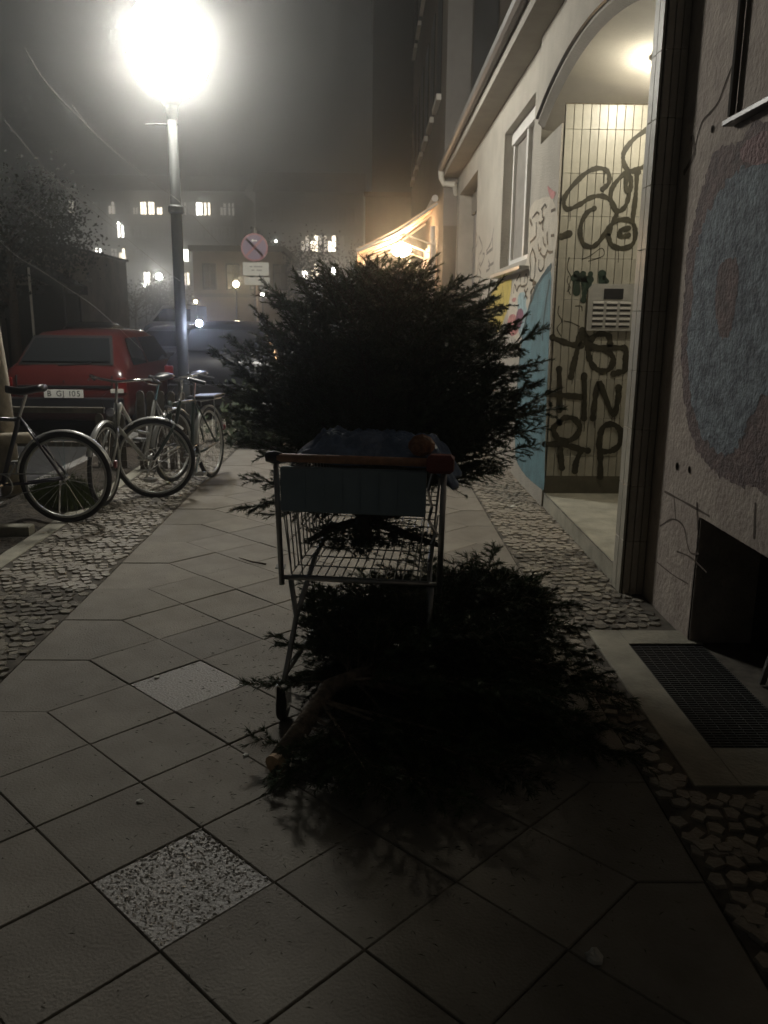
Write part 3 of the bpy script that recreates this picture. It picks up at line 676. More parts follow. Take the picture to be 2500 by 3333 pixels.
# ------------------------------------------------------------------ cars
def make_car(root, paint, wscale=1.0, hscale=1.0, lights=None):
    S = [(0.0, .70, .34, .60, .62, .60), (.03, .79, .26, .80, .82, .66), (.10, .815, .22, .90, .93, .68), (.17, .82, .20, .915, 1.00, .66), (.34, .825, .2, .92, 1.19, .61),
         (.52, .83, .2, .925, 1.345, .565), (.75, .83, .2, .925, 1.395, .575), (1.3, .83, .2, .92, 1.42, .585), (2.1, .83, .2, .91, 1.41, .58), (2.45, .83, .2, .90, 1.36, .565),
         (2.80, .825, .2, .895, 1.13, .64), (3.05, .82, .2, .89, .95, .68), (3.5, .81, .2, .82, .87, .68), (3.85, .79, .22, .74, .77, .66), (3.97, .74, .28, .60, .64, .60), (4.0, .66, .34, .52, .54, .55)]
    mb = MB(); half = []
    for (y, w_, zb, belt, rf, wr) in S:
        w_ *= wscale; wr *= wscale; rf = belt+(rf-belt)*hscale
        q = [(0, zb), (w_*.86, zb), (w_*.98, zb+.08), (w_, zb+(belt-zb)*.45), (w_*.985, belt-.06), (w_*.94, belt), (wr+(w_*.94-wr)*.08, rf-(rf-belt)*.14), (wr*.9, rf-.012), (wr*.5, rf+.012), (0, rf+.018)]
        ring = [(x, y, z) for x, z in q]+[(-x, y, z) for x, z in reversed(q[1:-1])]
        half.append(ring)
    n = len(half[0])
    for r_ in half: mb.v.extend(r_)
    for i in range(len(S)-1):
        for j in range(n): mb.f.append((i*n+j, (i+1)*n+j, (i+1)*n+(j+1) % n, i*n+(j+1) % n)); mb.m.append(0)
    mb.f.append(tuple(range(n))); mb.m.append(0); mb.f.append(tuple((len(S)-1)*n+j for j in range(n-1, -1, -1))); mb.m.append(0)
    mb.build('body', paint, root, smooth=True)
    hz = lambda belt, rf, k: belt+((belt+(rf-belt)*hscale)-belt)*k
    # rear window
    s = wscale
    def rw(y, z, x, off): return (x*s, y-off*1.9, z+off*1.3)
    zt = .925+(1.345-.925)*hscale-.06; zb_ = .985
    MB().add([rw(.155, zb_, -.60, .02), rw(.155, zb_, .60, .02), rw(.475, zt, .50, .02), rw(.475, zt, -.50, .02)], [(0, 1, 2, 3)]).build('rear_window', M['glassd'], root)
    for sd in (1, -1):
        k = .012
        def side(y, z, frac, zz): return (sd*(frac*s+k), y, zz)
        belt = .945; top = .92+(1.41-.92)*hscale-.10
        for (ya, yb_, yt0, yt1) in ((.55, 1.28, .72, 1.28), (1.36, 2.68, 1.36, 2.32)):
            MB().add([(sd*(.775*s+k), ya, belt), (sd*(.775*s+k), yb_, belt), (sd*(.625*s+k), yt1, top), (sd*(.625*s+k), yt0, top)], [(0, 1, 2, 3) if sd > 0 else (3, 2, 1, 0)]).build('side_window', M['glassd'], root)
        tl = MB().box(sd*.80*s-.10 if sd > 0 else sd*.80*s-.02, sd*.80*s+.02 if sd > 0 else sd*.80*s+.10, .005, .06, .60, .80, .01)
        tl.build('tail_light', M['redl'], root)
        MB().box(sd*.62*s-.12, sd*.62*s+.12, 3.86, 3.95, .52, .66, .01).build('headlight', lights or M['signw'], root)
        MB().box(sd*.86*s-.07, sd*.86*s+.07, 2.5, 2.62, .93, 1.05, .02).build('wing_mirror', M['blackp'], root)
        for y in (.68, 3.22):
            wh = MB().lathe([(.19, -.09), (.285, -.09), (.30, -.06), (.30, .06), (.285, .09), (.19, .09)], (sd*.745*s, y, .30), 20, 'x').build('wheel', M['black'], root, smooth=True)
            MB().lathe([(.19, .0), (.17, sd*.098), (.05, sd*.10)], (sd*.745*s, y, .30), 16, 'x').build('rim', M['steel'], wh)
    MB().box(-.78*s, .78*s, -.045, .04, .36, .54, .02).build('rear_bumper', M['blackp'], root)
    MB().box(-.76*s, .76*s, 3.96, 4.04, .34, .50, .02).build('front_bumper', M['blackp'], root)
    mb2 = MB(); mb2.tube([(-.1, .10, .955), (.34, .11, .99)], .01, 6); mb2.build('rear_wiper', M['blackp'], root)
    return root
rc = make_car(thing('red_hatchback', 'red hatchback parked at the kerb with its rear towards the bicycles', 'car', (-4.10, 11.3, -.12)), M['red'])
MB().box(-.26, .26, -.058, -.046, .535, .645, .003).build('number_plate', M['plate'], rc)
MB().box(-.62, .62, -.018, .02, .665, .70, .003).build('dark_trim', M['blackp'], rc)
sm_ = MB(); sm_.box(-.64, -.632, -.006, .05, .56, .83); sm_.box(.632, .64, -.006, .05, .56, .83); sm_.box(-.63, .63, -.004, .03, .56, .566); sm_.build('tailgate_seam', M['black'], rc)
MB().add([(-.64, .115, .965), (.64, .115, .965), (.535, .475, 1.345), (-.535, .475, 1.345)], [(0, 1, 2, 3)]).build('window_seal', M['black'], rc)
MB().lathe([(.014, -.01), (.014, .01)], (0, -.005, .755), 10, 'y').build('lock_button', M['chrome'], rc)
for sx_ in (-.70, .70): MB().box(sx_-.085, sx_+.085, -.012, .01, .60, .655, .004).build('reversing_light', M['signw'], rc)
def text_part(txt, size, loc, parent, m):
    cu = bpy.data.curves.new('lettering', 'FONT'); cu.body = txt; cu.size = size; cu.align_x = 'CENTER'; cu.align_y = 'CENTER'; cu.extrude = .0008
    o = bpy.data.objects.new('tmp_text', cu); C.objects.link(o)
    dg = bpy.context.evaluated_depsgraph_get(); me = bpy.data.meshes.new_from_object(o.evaluated_get(dg)); bpy.data.objects.remove(o); me.name = 'lettering'
    me.materials.clear(); me.materials.append(m)
    return link(me, 'lettering', parent, Matrix.Translation(loc) @ Matrix.Rotation(math.pi/2, 4, 'X'))
for ch_, dx in (('B', -.19), ('G', -.06), ('J', .0), ('1', .085), ('0', .135), ('5', .20)): text_part(ch_, .105, (dx, -.060, .59), rc, M['black'])
dc = make_car(thing('dark_estate_car', 'dark blue car standing beyond the lamp post, half hidden by fir branches', 'car', (-2.15, 12.2, 0)), M['darkcar'], 1.0, 1.0)
index_kids()
spots = [((-4.15, 17.4, -.12), 0, 'grey', 'dark grey car parked in front of the red hatchback', 1), ((-7.6, 22.5, -.12), .1, 'grey', 'dark car parked across the street behind the red car roof', 1),
         ((-6.4, 26, -.12), .0, 'dark', 'dark car with a lit red tail light down the street', 1), ((-4.3, 31, -.12), 0, 'dark', 'dark car far down the kerb near the bluish headlight', 1), ((-11.2, 19.5, -.12), .2, 'grey', 'dark car across the street at the left behind the wooden stake', 1)]
first = {}
for (loc, rz, pn, lab, s_) in spots:
    c_ = thing('parked_car', lab, 'car', loc, rz, 'dark cars parked along the street')
    if pn in first:
        for ch in KIDS[first[pn].name]: copy_tree(ch, c_)
    else:
        make_car(c_, M['greycar' if pn == 'grey' else 'darkcar']); first[pn] = c_; index_kids()
    if 'tail' in lab:
        for s in (-1, 1): MB().box(s*.72-.07, s*.72+.07, -.06, -.046, .62, .78, .01).build('lit_tail_light', M['redlit'], c_)
hd = ony(648, 1052, 9.25)
mc = thing('bluish_light', 'dazzling bluish white light on an added arm at the lamp post', 'light', tuple(hd))
MB().lathe([(.012, -.02), (.030, -.014), (.034, .0), (.030, .014)], (0, 0, 0), 14, 'y').build('lens', glow('bluish headlight', (.66, .74, 1.0), 420), mc, smooth=True)
MB().lathe([(.035, .0145), (.036, .04), (.012, .05)], (0, 0, 0), 14, 'y').build('housing', M['blackp'], mc)
MB().tube([(0, .03, 0), (-.10, .04, -.01)], .008, 6).build('added_arm', M['blackp'], mc)  # arm added to hold the bluish light, whose real carrier is unknown
# white van
va = ony(470, 1045, 30); vb = ony(640, 995, 30)
vx0, vx1 = -8.0, -6.1
van = thing('white_van', 'white van parked sideways far down the street with a bright roof edge', 'van', (va.x, 30, -.12))
L_ = vb.x-va.x; zt = vb.z+.12; 
MB().prism([(0, 0, .35), (L_, 0, .35), (L_, 0, zt), (L_*.36, 0, zt), (L_*.10, 0, zt-.55), (0, 0, zt-.7)], (0, 1.8, 0)).build('body', M['whitecar'], van)
MB().prism([(L_*.15, -.01, zt-.55), (L_*.88, -.01, zt-.55), (L_*.88, -.01, zt-.12), (L_*.36, -.01, zt-.12)], (0, .005, 0)).build('side_window', M['glassd'], van)
for x in (.25, .8): MB().lathe([(.2, 0), (.33, 0), (.33, .2), (.2, .2)], (L_*x, -.02, .33), 16, 'y').build('wheel', M['black'], van)

# ------------------------------------------------------------------ bicycles (front along +x, ground at z 0)
def bicycle(root, tube_m, fend_m, steer=0.0, rack=False, R=.335, lowstep=False, basket=False):
    WB = 1.06; rx, fx = 0.0, WB
    bb = Vector((.46, 0, .28)); st = Vector((.30, 0, .78)); hb = Vector((.86, 0, .62)); ht = Vector((.81, 0, .80)); sd = Vector((.24, 0, .94))
    def wheel(cx, M4):
        w_ = MB().ring((0, 0, 0), (0, 1, 0), R-.018, .018, 40, 8).build('wheel', M['black'], root, smooth=True)
        MB().ring((0, 0, 0), (0, 1, 0), R-.042, .011, 40, 6).build('rim', mat('polished rim', (.5, .5, .48), .3, metal=.4), w_, smooth=True)
        mb = MB()
        for i in range(28):
            a = i/28*2*math.pi; sgn = 1 if i % 2 else -1; b_ = a+.35*(1 if (i//2) % 2 else -1)
            mb.tube([(math.cos(b_)*.02, sgn*.025, math.sin(b_)*.02), (math.cos(a)*(R-.045), 0, math.sin(a)*(R-.045))], .0016, 3, False)
        mb.lathe([(.012, -.045), (.022, -.03), (.014, 0), (.022, .03), (.012, .045)], (0, 0, 0), 10, 'y')
        mb.build('spokes', M['chrome'], w_); w_.matrix_basis = M4
        return w_
    def fender(cx, a0, a1, M4):
        fn = MB(); n = 18; vs = []
        for i in range(n+1):
            a = a0+(a1-a0)*i/n
            for (dy, dr) in ((-.024, .008), (-.012, .02), (.012, .02), (.024, .008)): vs.append((math.cos(a)*(R+dr), dy, math.sin(a)*(R+dr)))
        fn.add(vs, [(i*4+j, (i+1)*4+j, (i+1)*4+j+1, i*4+j+1) for i in range(n) for j in range(3)])
        o = fn.build('fender', fend_m, root, smooth=True); o.matrix_basis = M4
        return o
    T0 = Matrix.Translation((rx, 0, R))
    piv = Vector((fx-.11, 0, .55)); S = Matrix.Translation(piv) @ Matrix.Rotation(steer, 4, 'Z') @ Matrix.Translation(-piv)
    wheel(rx, T0); wheel(fx, S @ Matrix.Translation((fx, 0, R)))
    fender(rx, .1, 2.9, T0); fender(fx, .35, 2.4, S @ Matrix.Translation((fx, 0, R)))
    mb = MB()
    if lowstep: mb.tube([hb, (.62, 0, .42), bb], .018, 8); mb.tube([ht, (.6, 0, .55), (.40, 0, .50)], .014, 8)
    else: mb.tube([hb, bb], .018, 8); mb.tube([ht+Vector((0, 0, -.03)), st+Vector((0, 0, -.02))], .015, 8)
    mb.tube([bb, st], .017, 8); mb.tube([hb, ht], .021, 8)
    for s in (-1, 1):
        mb.tube([(rx, s*.06, R), (.25, s*.05, .30), bb], .010, 6); mb.tube([(rx, s*.06, R), st], .009, 6)
    mb.build('frame', tube_m, root, smooth=True)
    fk = MB(); fk.tube([ht, hb], .016, 8)
    for s in (-1, 1): fk.tube([hb+Vector((.0, s*.03, 0)), (hb+Vector((fx, 0, R)))/2+Vector((0, s*.055, 0)), (fx, s*.055, R)], .011, 6)
    o = fk.build('fork', tube_m, root, smooth=True); o.matrix_basis = S
    h_ = MB(); h_.tube([ht, ht+Vector((-.03, 0, .16))], .012, 8); top = ht+Vector((-.03, 0, .17))
    h_.tube([top+Vector((-.22, .28, -.01)), top+Vector((-.08, .25, .03)), top+Vector((.04, .12, .02)), top, top+Vector((.04, -.12, .02)), top+Vector((-.08, -.25, .03)), top+Vector((-.22, -.28, -.01))], .011, 8)
    o = h_.build('handlebar', M['chrome'], root, smooth=True); o.matrix_basis = S
    for s in (-1, 1):
        g_ = MB().tube([top+Vector((-.10, s*.255, .026)), top+Vector((-.23, s*.283, -.012))], .017, 8).build('grip', M['blackp'], root); g_.matrix_basis = S
        l_ = MB().tube([top+Vector((-.02, s*.20, .035)), top+Vector((-.02, s*.25, 0)), top+Vector((-.13, s*.29, -.02))], .005, 5).build('brake_lever', M['chrome'], root); l_.matrix_basis = S
    hlm = MB().lathe([(.02, -.03), (.035, 0), (.035, .03)], (ht.x+.10, 0, ht.z-.06), 12, 'x').build('front_light', M['chrome'], root); hlm.matrix_basis = S
    c_ = MB(); c_.tube([(ht.x+.02, .01, ht.z+.14), (ht.x+.12, .05, ht.z), (ht.x+.06, .03, .5)], .0035, 4); c_.tube([(ht.x+.02, -.01, ht.z+.14), (ht.x+.14, -.07, ht.z+.05), (ht.x, -.03, .52)], .0035, 4)
    o = c_.build('brake_cable', M['blackp'], root); o.matrix_basis = S
    MB().tube([st, sd], .013, 8).build('seat_post', M['chrome'], root)
    s_ = MB(); n = 9; vs = []
    for i in range(n):
        t = i/(n-1); x = sd.x-.13+.27*t; w_ = (.085 if t < .25 else .085-.068*min(1, (t-.25)/.45))
        for j in range(8):
            a = j/8*2*math.pi; vs.append((x, w_*math.cos(a), sd.z+.035+.028*math.sin(a)+.012*math.cos(t*5)))
    s_.add(vs, [(i*8+j, i*8+(j+1) % 8, (i+1)*8+(j+1) % 8, (i+1)*8+j) for i in range(n-1) for j in range(8)]+[tuple(range(7, -1, -1)), tuple((n-1)*8+j for j in range(8))])
    s_.build('saddle', mat('black saddle', (.02, .02, .022), .35), root, smooth=True)
    cr = MB(); cr.ring((bb.x, .045, bb.z), (0, 1, 0), .09, .006, 20, 4); cr.tube([(bb.x, .06, bb.z), (bb.x+.08, .06, bb.z-.15)], .009, 6); cr.tube([(bb.x, -.06, bb.z), (bb.x-.08, -.06, bb.z+.15)], .009, 6); cr.tube([(bb.x, -.07, bb.z), (bb.x, .07, bb.z)], .015, 8)
    cr.box(bb.x+.04, bb.x+.13, .065, .15, bb.z-.165, bb.z-.14); cr.box(bb.x-.13, bb.x-.04, -.15, -.065, bb.z+.14, bb.z+.165)
    cr.build('crankset', M['steel'], root)
    ch = MB(); ch.tube([(bb.x, .045, bb.z+.09), (rx, .045, R+.035)], .004, 4); ch.tube([(bb.x, .045, bb.z-.09), (rx, .045, R-.035)], .004, 4); ch.build('chain', M['steel'], root)
    MB().tube([(rx+.06, -.06, R-.03), (rx+.12, -.16, .01)], .008, 6).build('kickstand', M['chrome'], root)
    MB().lathe([(.028, -.012), (.032, 0), (.028, .008)], (rx-R-.03, 0, R+.10), 12, 'x').build('rear_reflector', M['redl'], root)
    if rack:
        rk = MB()
        for s in (-1, 1): rk.tube([(rx, s*.065, R), (rx-.02, s*.065, R+.40)], .005, 5); rk.tube([(st.x-.02, s*.05, R+.41), (rx-.22, s*.06, R+.40)], .006, 5)
        for i in range(4): x = rx-.2+i*.1; rk.tube([(x, -.06, R+.402), (x, .06, R+.402)], .005, 5)
        rk.build('rear_rack', M['steel'], root)
        bg_ = MB().box(rx-.16, rx+.14, -.13, .13, R+.415, R+.45, .01).build('rack_board', M['blackp'], root)
    return root
def place_bike(root, rear, front):
    r_ = Vector(rear); f_ = Vector(front); d = f_-r_; root.location = (r_.x, r_.y, 0); root.rotation_euler = (random.choice((-.04, .04)), 0, math.atan2(d.y, d.x))
bA = bicycle(thing('bicycle', 'dark bicycle cut by the left edge of the frame, silver fender over its rear wheel', 'bicycle', group='bicycles parked beside the pavement'), mat('dark violet bike paint', (.03, .025, .04), .3, coat=.5), mat('aluminium fender', (.62, .62, .60), .32, metal=.35))
place_bike(bA, (-2.23, 6.02), (-3.29, 5.98)); bA.rotation_euler[0] = .03
bB = bicycle(thing('bicycle', 'bicycle with its front wheel turned broadside, nearest the fir tree in the row', 'bicycle', group='bicycles parked beside the pavement'), mat('dark green bike paint', (.03, .05, .04), .35), mat('aluminium fender', (.62, .62, .60), .32, metal=.35), steer=-1.32, rack=True)
place_bike(bB, (-1.50, 7.86), (-1.70, 6.80)); bB.rotation_euler[0] = .05
bC = bicycle(thing('bicycle', 'silver framed bicycle standing between the dark one and the broadside wheel', 'bicycle', group='bicycles parked beside the pavement'), mat('silver bike paint', (.5, .5, .47), .35, metal=.4), mat('aluminium fender', (.62, .62, .60), .32, metal=.35), steer=.25, lowstep=True)
place_bike(bC, (-1.82, 7.62), (-2.16, 6.62)); bC.rotation_euler[0] = -.05

# ------------------------------------------------------------------ tree bed: fence, stake, grass
fe = thing('picket_fence', 'low weathered wooden fence with rounded pickets behind the bicycles', 'fence', (0, 8.25, 0))
MB().box(-3.6, -2.62, -.02, .02, .555, .615, .005).build('rail', M['wood'], fe)
MB().box(-3.6, -2.0, .0, .035, .22, .27, .005).build('rail', M['wood'], fe)
def picket(h, w_=.075): 
    pts = [(0, 0, 0), (w_, 0, 0)]+[(w_/2+w_/2*math.cos(a), 0, h-.04+.04*math.sin(a)) for a in np.linspace(0, math.pi, 6)]
    return MB().prism(pts, (0, .02, 0)).mesh('picket', M['wood'])
pk = picket(.56); pk2 = picket(.78)
for i in range(3): link(pk, 'picket', fe, Matrix.Translation((-2.70+i*.105, -.05, 0)))
for i in range(5): link(pk2, 'picket', fe, Matrix.Translation((-2.30+i*.1, -.0, 0)))
sp = ony(22, 1200, 6.9)
tag(MB().tube([(sp.x-.05, 6.9, -.02), (sp.x-.075, 6.9, 1.0), (sp.x-.14, 6.9, 2.2)], [.085, .078, .05], 12).build('tree_stake', M['stake'], smooth=True), 'thick pale wooden tree stake at the left edge of the frame', 'stake')
tag(MB().tube([(-3.6, 6.75, .50), (-2.76, 6.78, .52)], .045, 10).build('crossbar', M['stake'], smooth=True), 'pale horizontal crossbar fixed to the thick tree stake at the left edge', 'beam')
mb = MB(); rr = random.Random(4)
for i in range(2600):
    a = rr.uniform(0, 6.28); q = math.sqrt(rr.random()); x = -2.50+.28*q*math.cos(a); y = 6.62+.30*q*math.sin(a); z = .0+.16*(1-q*q)
    h = rr.uniform(.05, .13); dx, dy = rr.uniform(-.05, .05), rr.uniform(-.05, .05); w_ = .004
    mb.v += [(x-w_, y, z-.03), (x+w_, y, z-.03), (x+dx, y+dy, z+h)]; n = len(mb.v); mb.f.append((n-3, n-2, n-1)); mb.m.append(0)
mb.build('grass', M['grass'], kind='stuff')
mb = MB(); vs = []
for j in range(9):
    for i in range(16):
        a = i/16*2*math.pi; q = j/8; vs.append((-2.50+.30*q*math.cos(a), 6.62+.32*q*math.sin(a), -.01+.15*(1-q*q)))
mb.add(vs, [(j*16+i, j*16+(i+1) % 16, (j+1)*16+(i+1) % 16, (j+1)*16+i) for j in range(8) for i in range(16)])
mb.build('soil_hump', mat('mossy soil', (.05, .06, .025), .9, var=.4, scale=12, bump=.02, bscale=40), kind='structure')
# ivy-like weeds behind bikes near the post
mb = MB()
for i in range(2600):
    x = rr.gauss(-1.35, .22); y = rr.uniform(9.6, 11.2); z = abs(rr.gauss(.0, .30)); s_ = rr.uniform(.02, .05)
    a = rr.uniform(0, 6.28); b_ = rr.uniform(-1, 1); d1 = Vector((math.cos(a), math.sin(a), b_))*s_; d2 = Vector((-math.sin(a), math.cos(a), rr.uniform(-1, 1)))*s_*.6
    p = Vector((x, y, z)); o_ = len(mb.v); mb.v += [tuple(p-d1), tuple(p+d2), tuple(p+d1), tuple(p-d2)]; mb.f.append((o_, o_+1, o_+2, o_+3)); mb.m.append(0)
sh = mb.build('shrub', mat('shrub leaves', (.035, .05, .02), .7, var=.5, scale=6)); tag(sh, 'dark leafy shrub at the foot of the lamp post behind the rear wheel', 'shrub')

# ------------------------------------------------------------------ shopping cart
cart = thing('shopping_cart', 'wire shopping cart with orange handle and slate blue panel, seen from behind', 'shopping cart', (-.035, 3.0, 0), math.radians(-9))
W0, W1 = .292, .25; L = .86
def bw(t): return W0+(W1-W0)*t                      # half width towards the front
def zb(t): return .545+.10*t
def zt_(t): return .93-.02*t
fr = MB(); r_ = .011
fr.tube([(-W0-.01, 0, .50), (-W0-.02, -.02, 1.0)], r_, 8); fr.tube([(W0+.01, 0, .50), (W0+.02, -.02, 1.0)], r_, 8)
for s in (-1, 1):
    fr.tube([(s*W0, .02, .93), (s*W1, L, .91)], .008, 8)
    fr.tube([(s*(W0-.02), .02, .52), (s*(W0-.03), .06, .35), (s*(W0-.02), -.08, .17), (s*(W0-.02), -.10, .14)], r_, 8)
    fr.tube([(s*(W0-.02), -.08, .17), (s*(W1-.01), .62, .20), (s*(W1-.03), .66, .17)], r_, 8)
    fr.tube([(s*(W0-.03), .06, .35), (s*(W0-.05), .30, .52), (s*(W1-.02), .60, .60)], r_, 8)
fr.tube([(-W1, L, .91), (W1, L, .91)], .008, 8); fr.tube([(-W0, .0, .53), (W0, .0, .53)], .010, 8); fr.tube([(-W1, .62, .20), (W1, .62, .20)], r_, 8)
fr.build('frame', M['steel'], cart, smooth=True)
def wires(name, segs, r):
    mb = MB()
    for a, b in segs: mb.tube([a, b], r, 4, False)
    return mb.build(name, M['steel'], cart)
segs = []
for s in (-1, 1):
    segs = []
    for i in range(19):
        t = i/18; segs.append(((s*bw(t)*.90, L*t, zb(t)), (s*bw(t), L*t, zt_(t))))
    for k in (0, .33, .62): segs.append(((s*(W0*.9+(W0*.1)*k), 0, zb(0)+(zt_(0)-zb(0))*k), (s*(W1*.9+(W1*.1)*k), L, zb(1)+(zt_(1)-zb(1))*k)))
    wires('side_wires', segs, .0028)
segs = []
for i in range(15):
    x = -1+2*i/14; segs.append(((x*W1*.9, L, zb(1)), (x*W1, L, zt_(1))))
for k in range(14): q = k/13; segs.append(((-W1*(.9+.1*q), L, zb(1)+(zt_(1)-zb(1))*q), (W1*(.9+.1*q), L, zb(1)+(zt_(1)-zb(1))*q)))
wires('front_wires', segs, .0026)
segs = []
for i in range(17): x = -1+2*i/16; segs.append(((x*W0*.9, 0, zb(0)), (x*W1*.9, L, zb(1))))
for k in range(10): t = k/9; segs.append(((-bw(t)*.9, L*t, zb(t)-.004), (bw(t)*.9, L*t, zb(t)-.004)))
wires('bottom_wires', segs, .0028)
segs = []
for i in range(13): x = -1+2*i/12; segs.append(((x*W0*.9, 0, zb(0)), (x*W0, 0, .80)))
wires('rear_gate_wires', [s for k, s in enumerate(segs) if k in (0, 1, 11, 12)], .0028)
MB().box(-W0+.0, W0-.045, -.03, -.005, .795, .965, .006).build('rear_panel', M['panel'], cart)
rbm = MB().box(-.003, .003, -.034, -.0305, .81, .95, .001).mesh('panel_rib', M['panel'])
for i in range(6): link(rbm, 'panel_rib', cart, Matrix.Translation((-.20+i*.068, 0, 0)))
MB().tube([(-W0-.03, -.04, 1.0), (W0-.03, -.04, 1.0)], .016, 12).build('handle', M['orange'], cart, smooth=True)
cl = MB().box(W0-.04, W0+.055, -.075, -.01, .965, 1.03, .012).build('coin_lock', M['redp'], cart)
MB().tube([(W0-.02, -.05, .965), (W0-.035, -.055, .90), (W0-.02, -.05, .84), (W0-.03, -.05, .79), (W0+.0, -.045, .74), (W0-.02, -.04, .70)], .006, 5).build('lock_chain', M['chrome'], cart)
for x in (-W0-.02, W0+.02): MB().lathe([(.018, -.03), (.024, 0), (.018, .03)], (x, -.035, 1.0), 10, 'x').build('handle_end', M['blackp'], cart)
for (x, y) in ((-W0+.02, -.10), (W0-.02, -.10), (-W1+.04, .66), (W1-.04, .66)):
    w_ = MB().lathe([(.02, -.014), (.058, -.014), (.062, -.008), (.062, .008), (.058, .014), (.02, .014)], (x, y-.02, .062), 18, 'x').build('wheel', M['black'], cart, smooth=True)
    MB().box(x-.022, x-.017, y-.05, y+.02, .05, .145).build('caster_fork', M['chrome'], w_); MB().box(x+.017, x+.022, y-.05, y+.02, .05, .145).build('caster_fork', M['chrome'], w_)
# blue bag on top
mb = MB(); nx, ny = 90, 50; vs = []
nz = lambda x, y: 1.1*abs(math.sin(x*9+2.2*math.sin(y*6)))+.8*abs(math.sin(y*15+x*7+math.sin(x*21)))+.5*abs(math.sin(x*27-y*19))+.3*abs(math.sin(x*51+y*43))-1.2
for side_ in (1, 0):
    for j in range(ny+1):
        for i in range(nx+1):
            u_ = i/nx; v_ = j/ny; x = -.26+.60*u_+.02*math.sin(v_*9); y = .01+.34*v_+.02*math.sin(u_*14)
            e = min(1, 6*u_, 6*(1-u_), 4*v_+.15, 5*(1-v_))
            z = .985+(.075+.022*nz(u_*1.6, v_*1.3))*e*(1-.25*u_) if side_ else .972+.01*e
            if u_ > .86: z -= (u_-.86)*.6
            vs.append((x, y, z))
o2 = (nx+1)*(ny+1)
fs = [(j*(nx+1)+i, j*(nx+1)+i+1, (j+1)*(nx+1)+i+1, (j+1)*(nx+1)+i) for j in range(ny) for i in range(nx)]
fs += [tuple(q+o2 for q in reversed(f_)) for f_ in fs]
ed = [i for i in range(nx+1)]+[(j*(nx+1)+nx) for j in range(1, ny+1)]+[ny*(nx+1)+i for i in range(nx-1, -1, -1)]+[j*(nx+1) for j in range(ny-1, 0, -1)]
for k in range(len(ed)): a, b = ed[k], ed[(k+1) % len(ed)]; fs.append((b, a, a+o2, b+o2))
bagm = MB().add(vs, fs).build('plastic_bag', M['bag'], smooth=True); bagm.location = cart.location; bagm.rotation_euler = cart.rotation_euler
tag(bagm, 'crumpled blue plastic bag lying over the cart handle in front of the fir', 'plastic bag')
mb = MB(); mb.lathe([(.01, -.05), (.035, -.03), (.042, 0), (.03, .03), (.01, .045)], (0, 0, 0), 12, 'x')
pk_ = mb.build('crumpled_wrapper', mat('orange brown wrapper', (.30, .13, .06), .6, var=.3, scale=30, bump=.02, bscale=40)); pk_.location = (.19, 2.96, 1.055)
tag(pk_, 'small orange brown wrapper on the right end of the cart handle', 'wrapper')

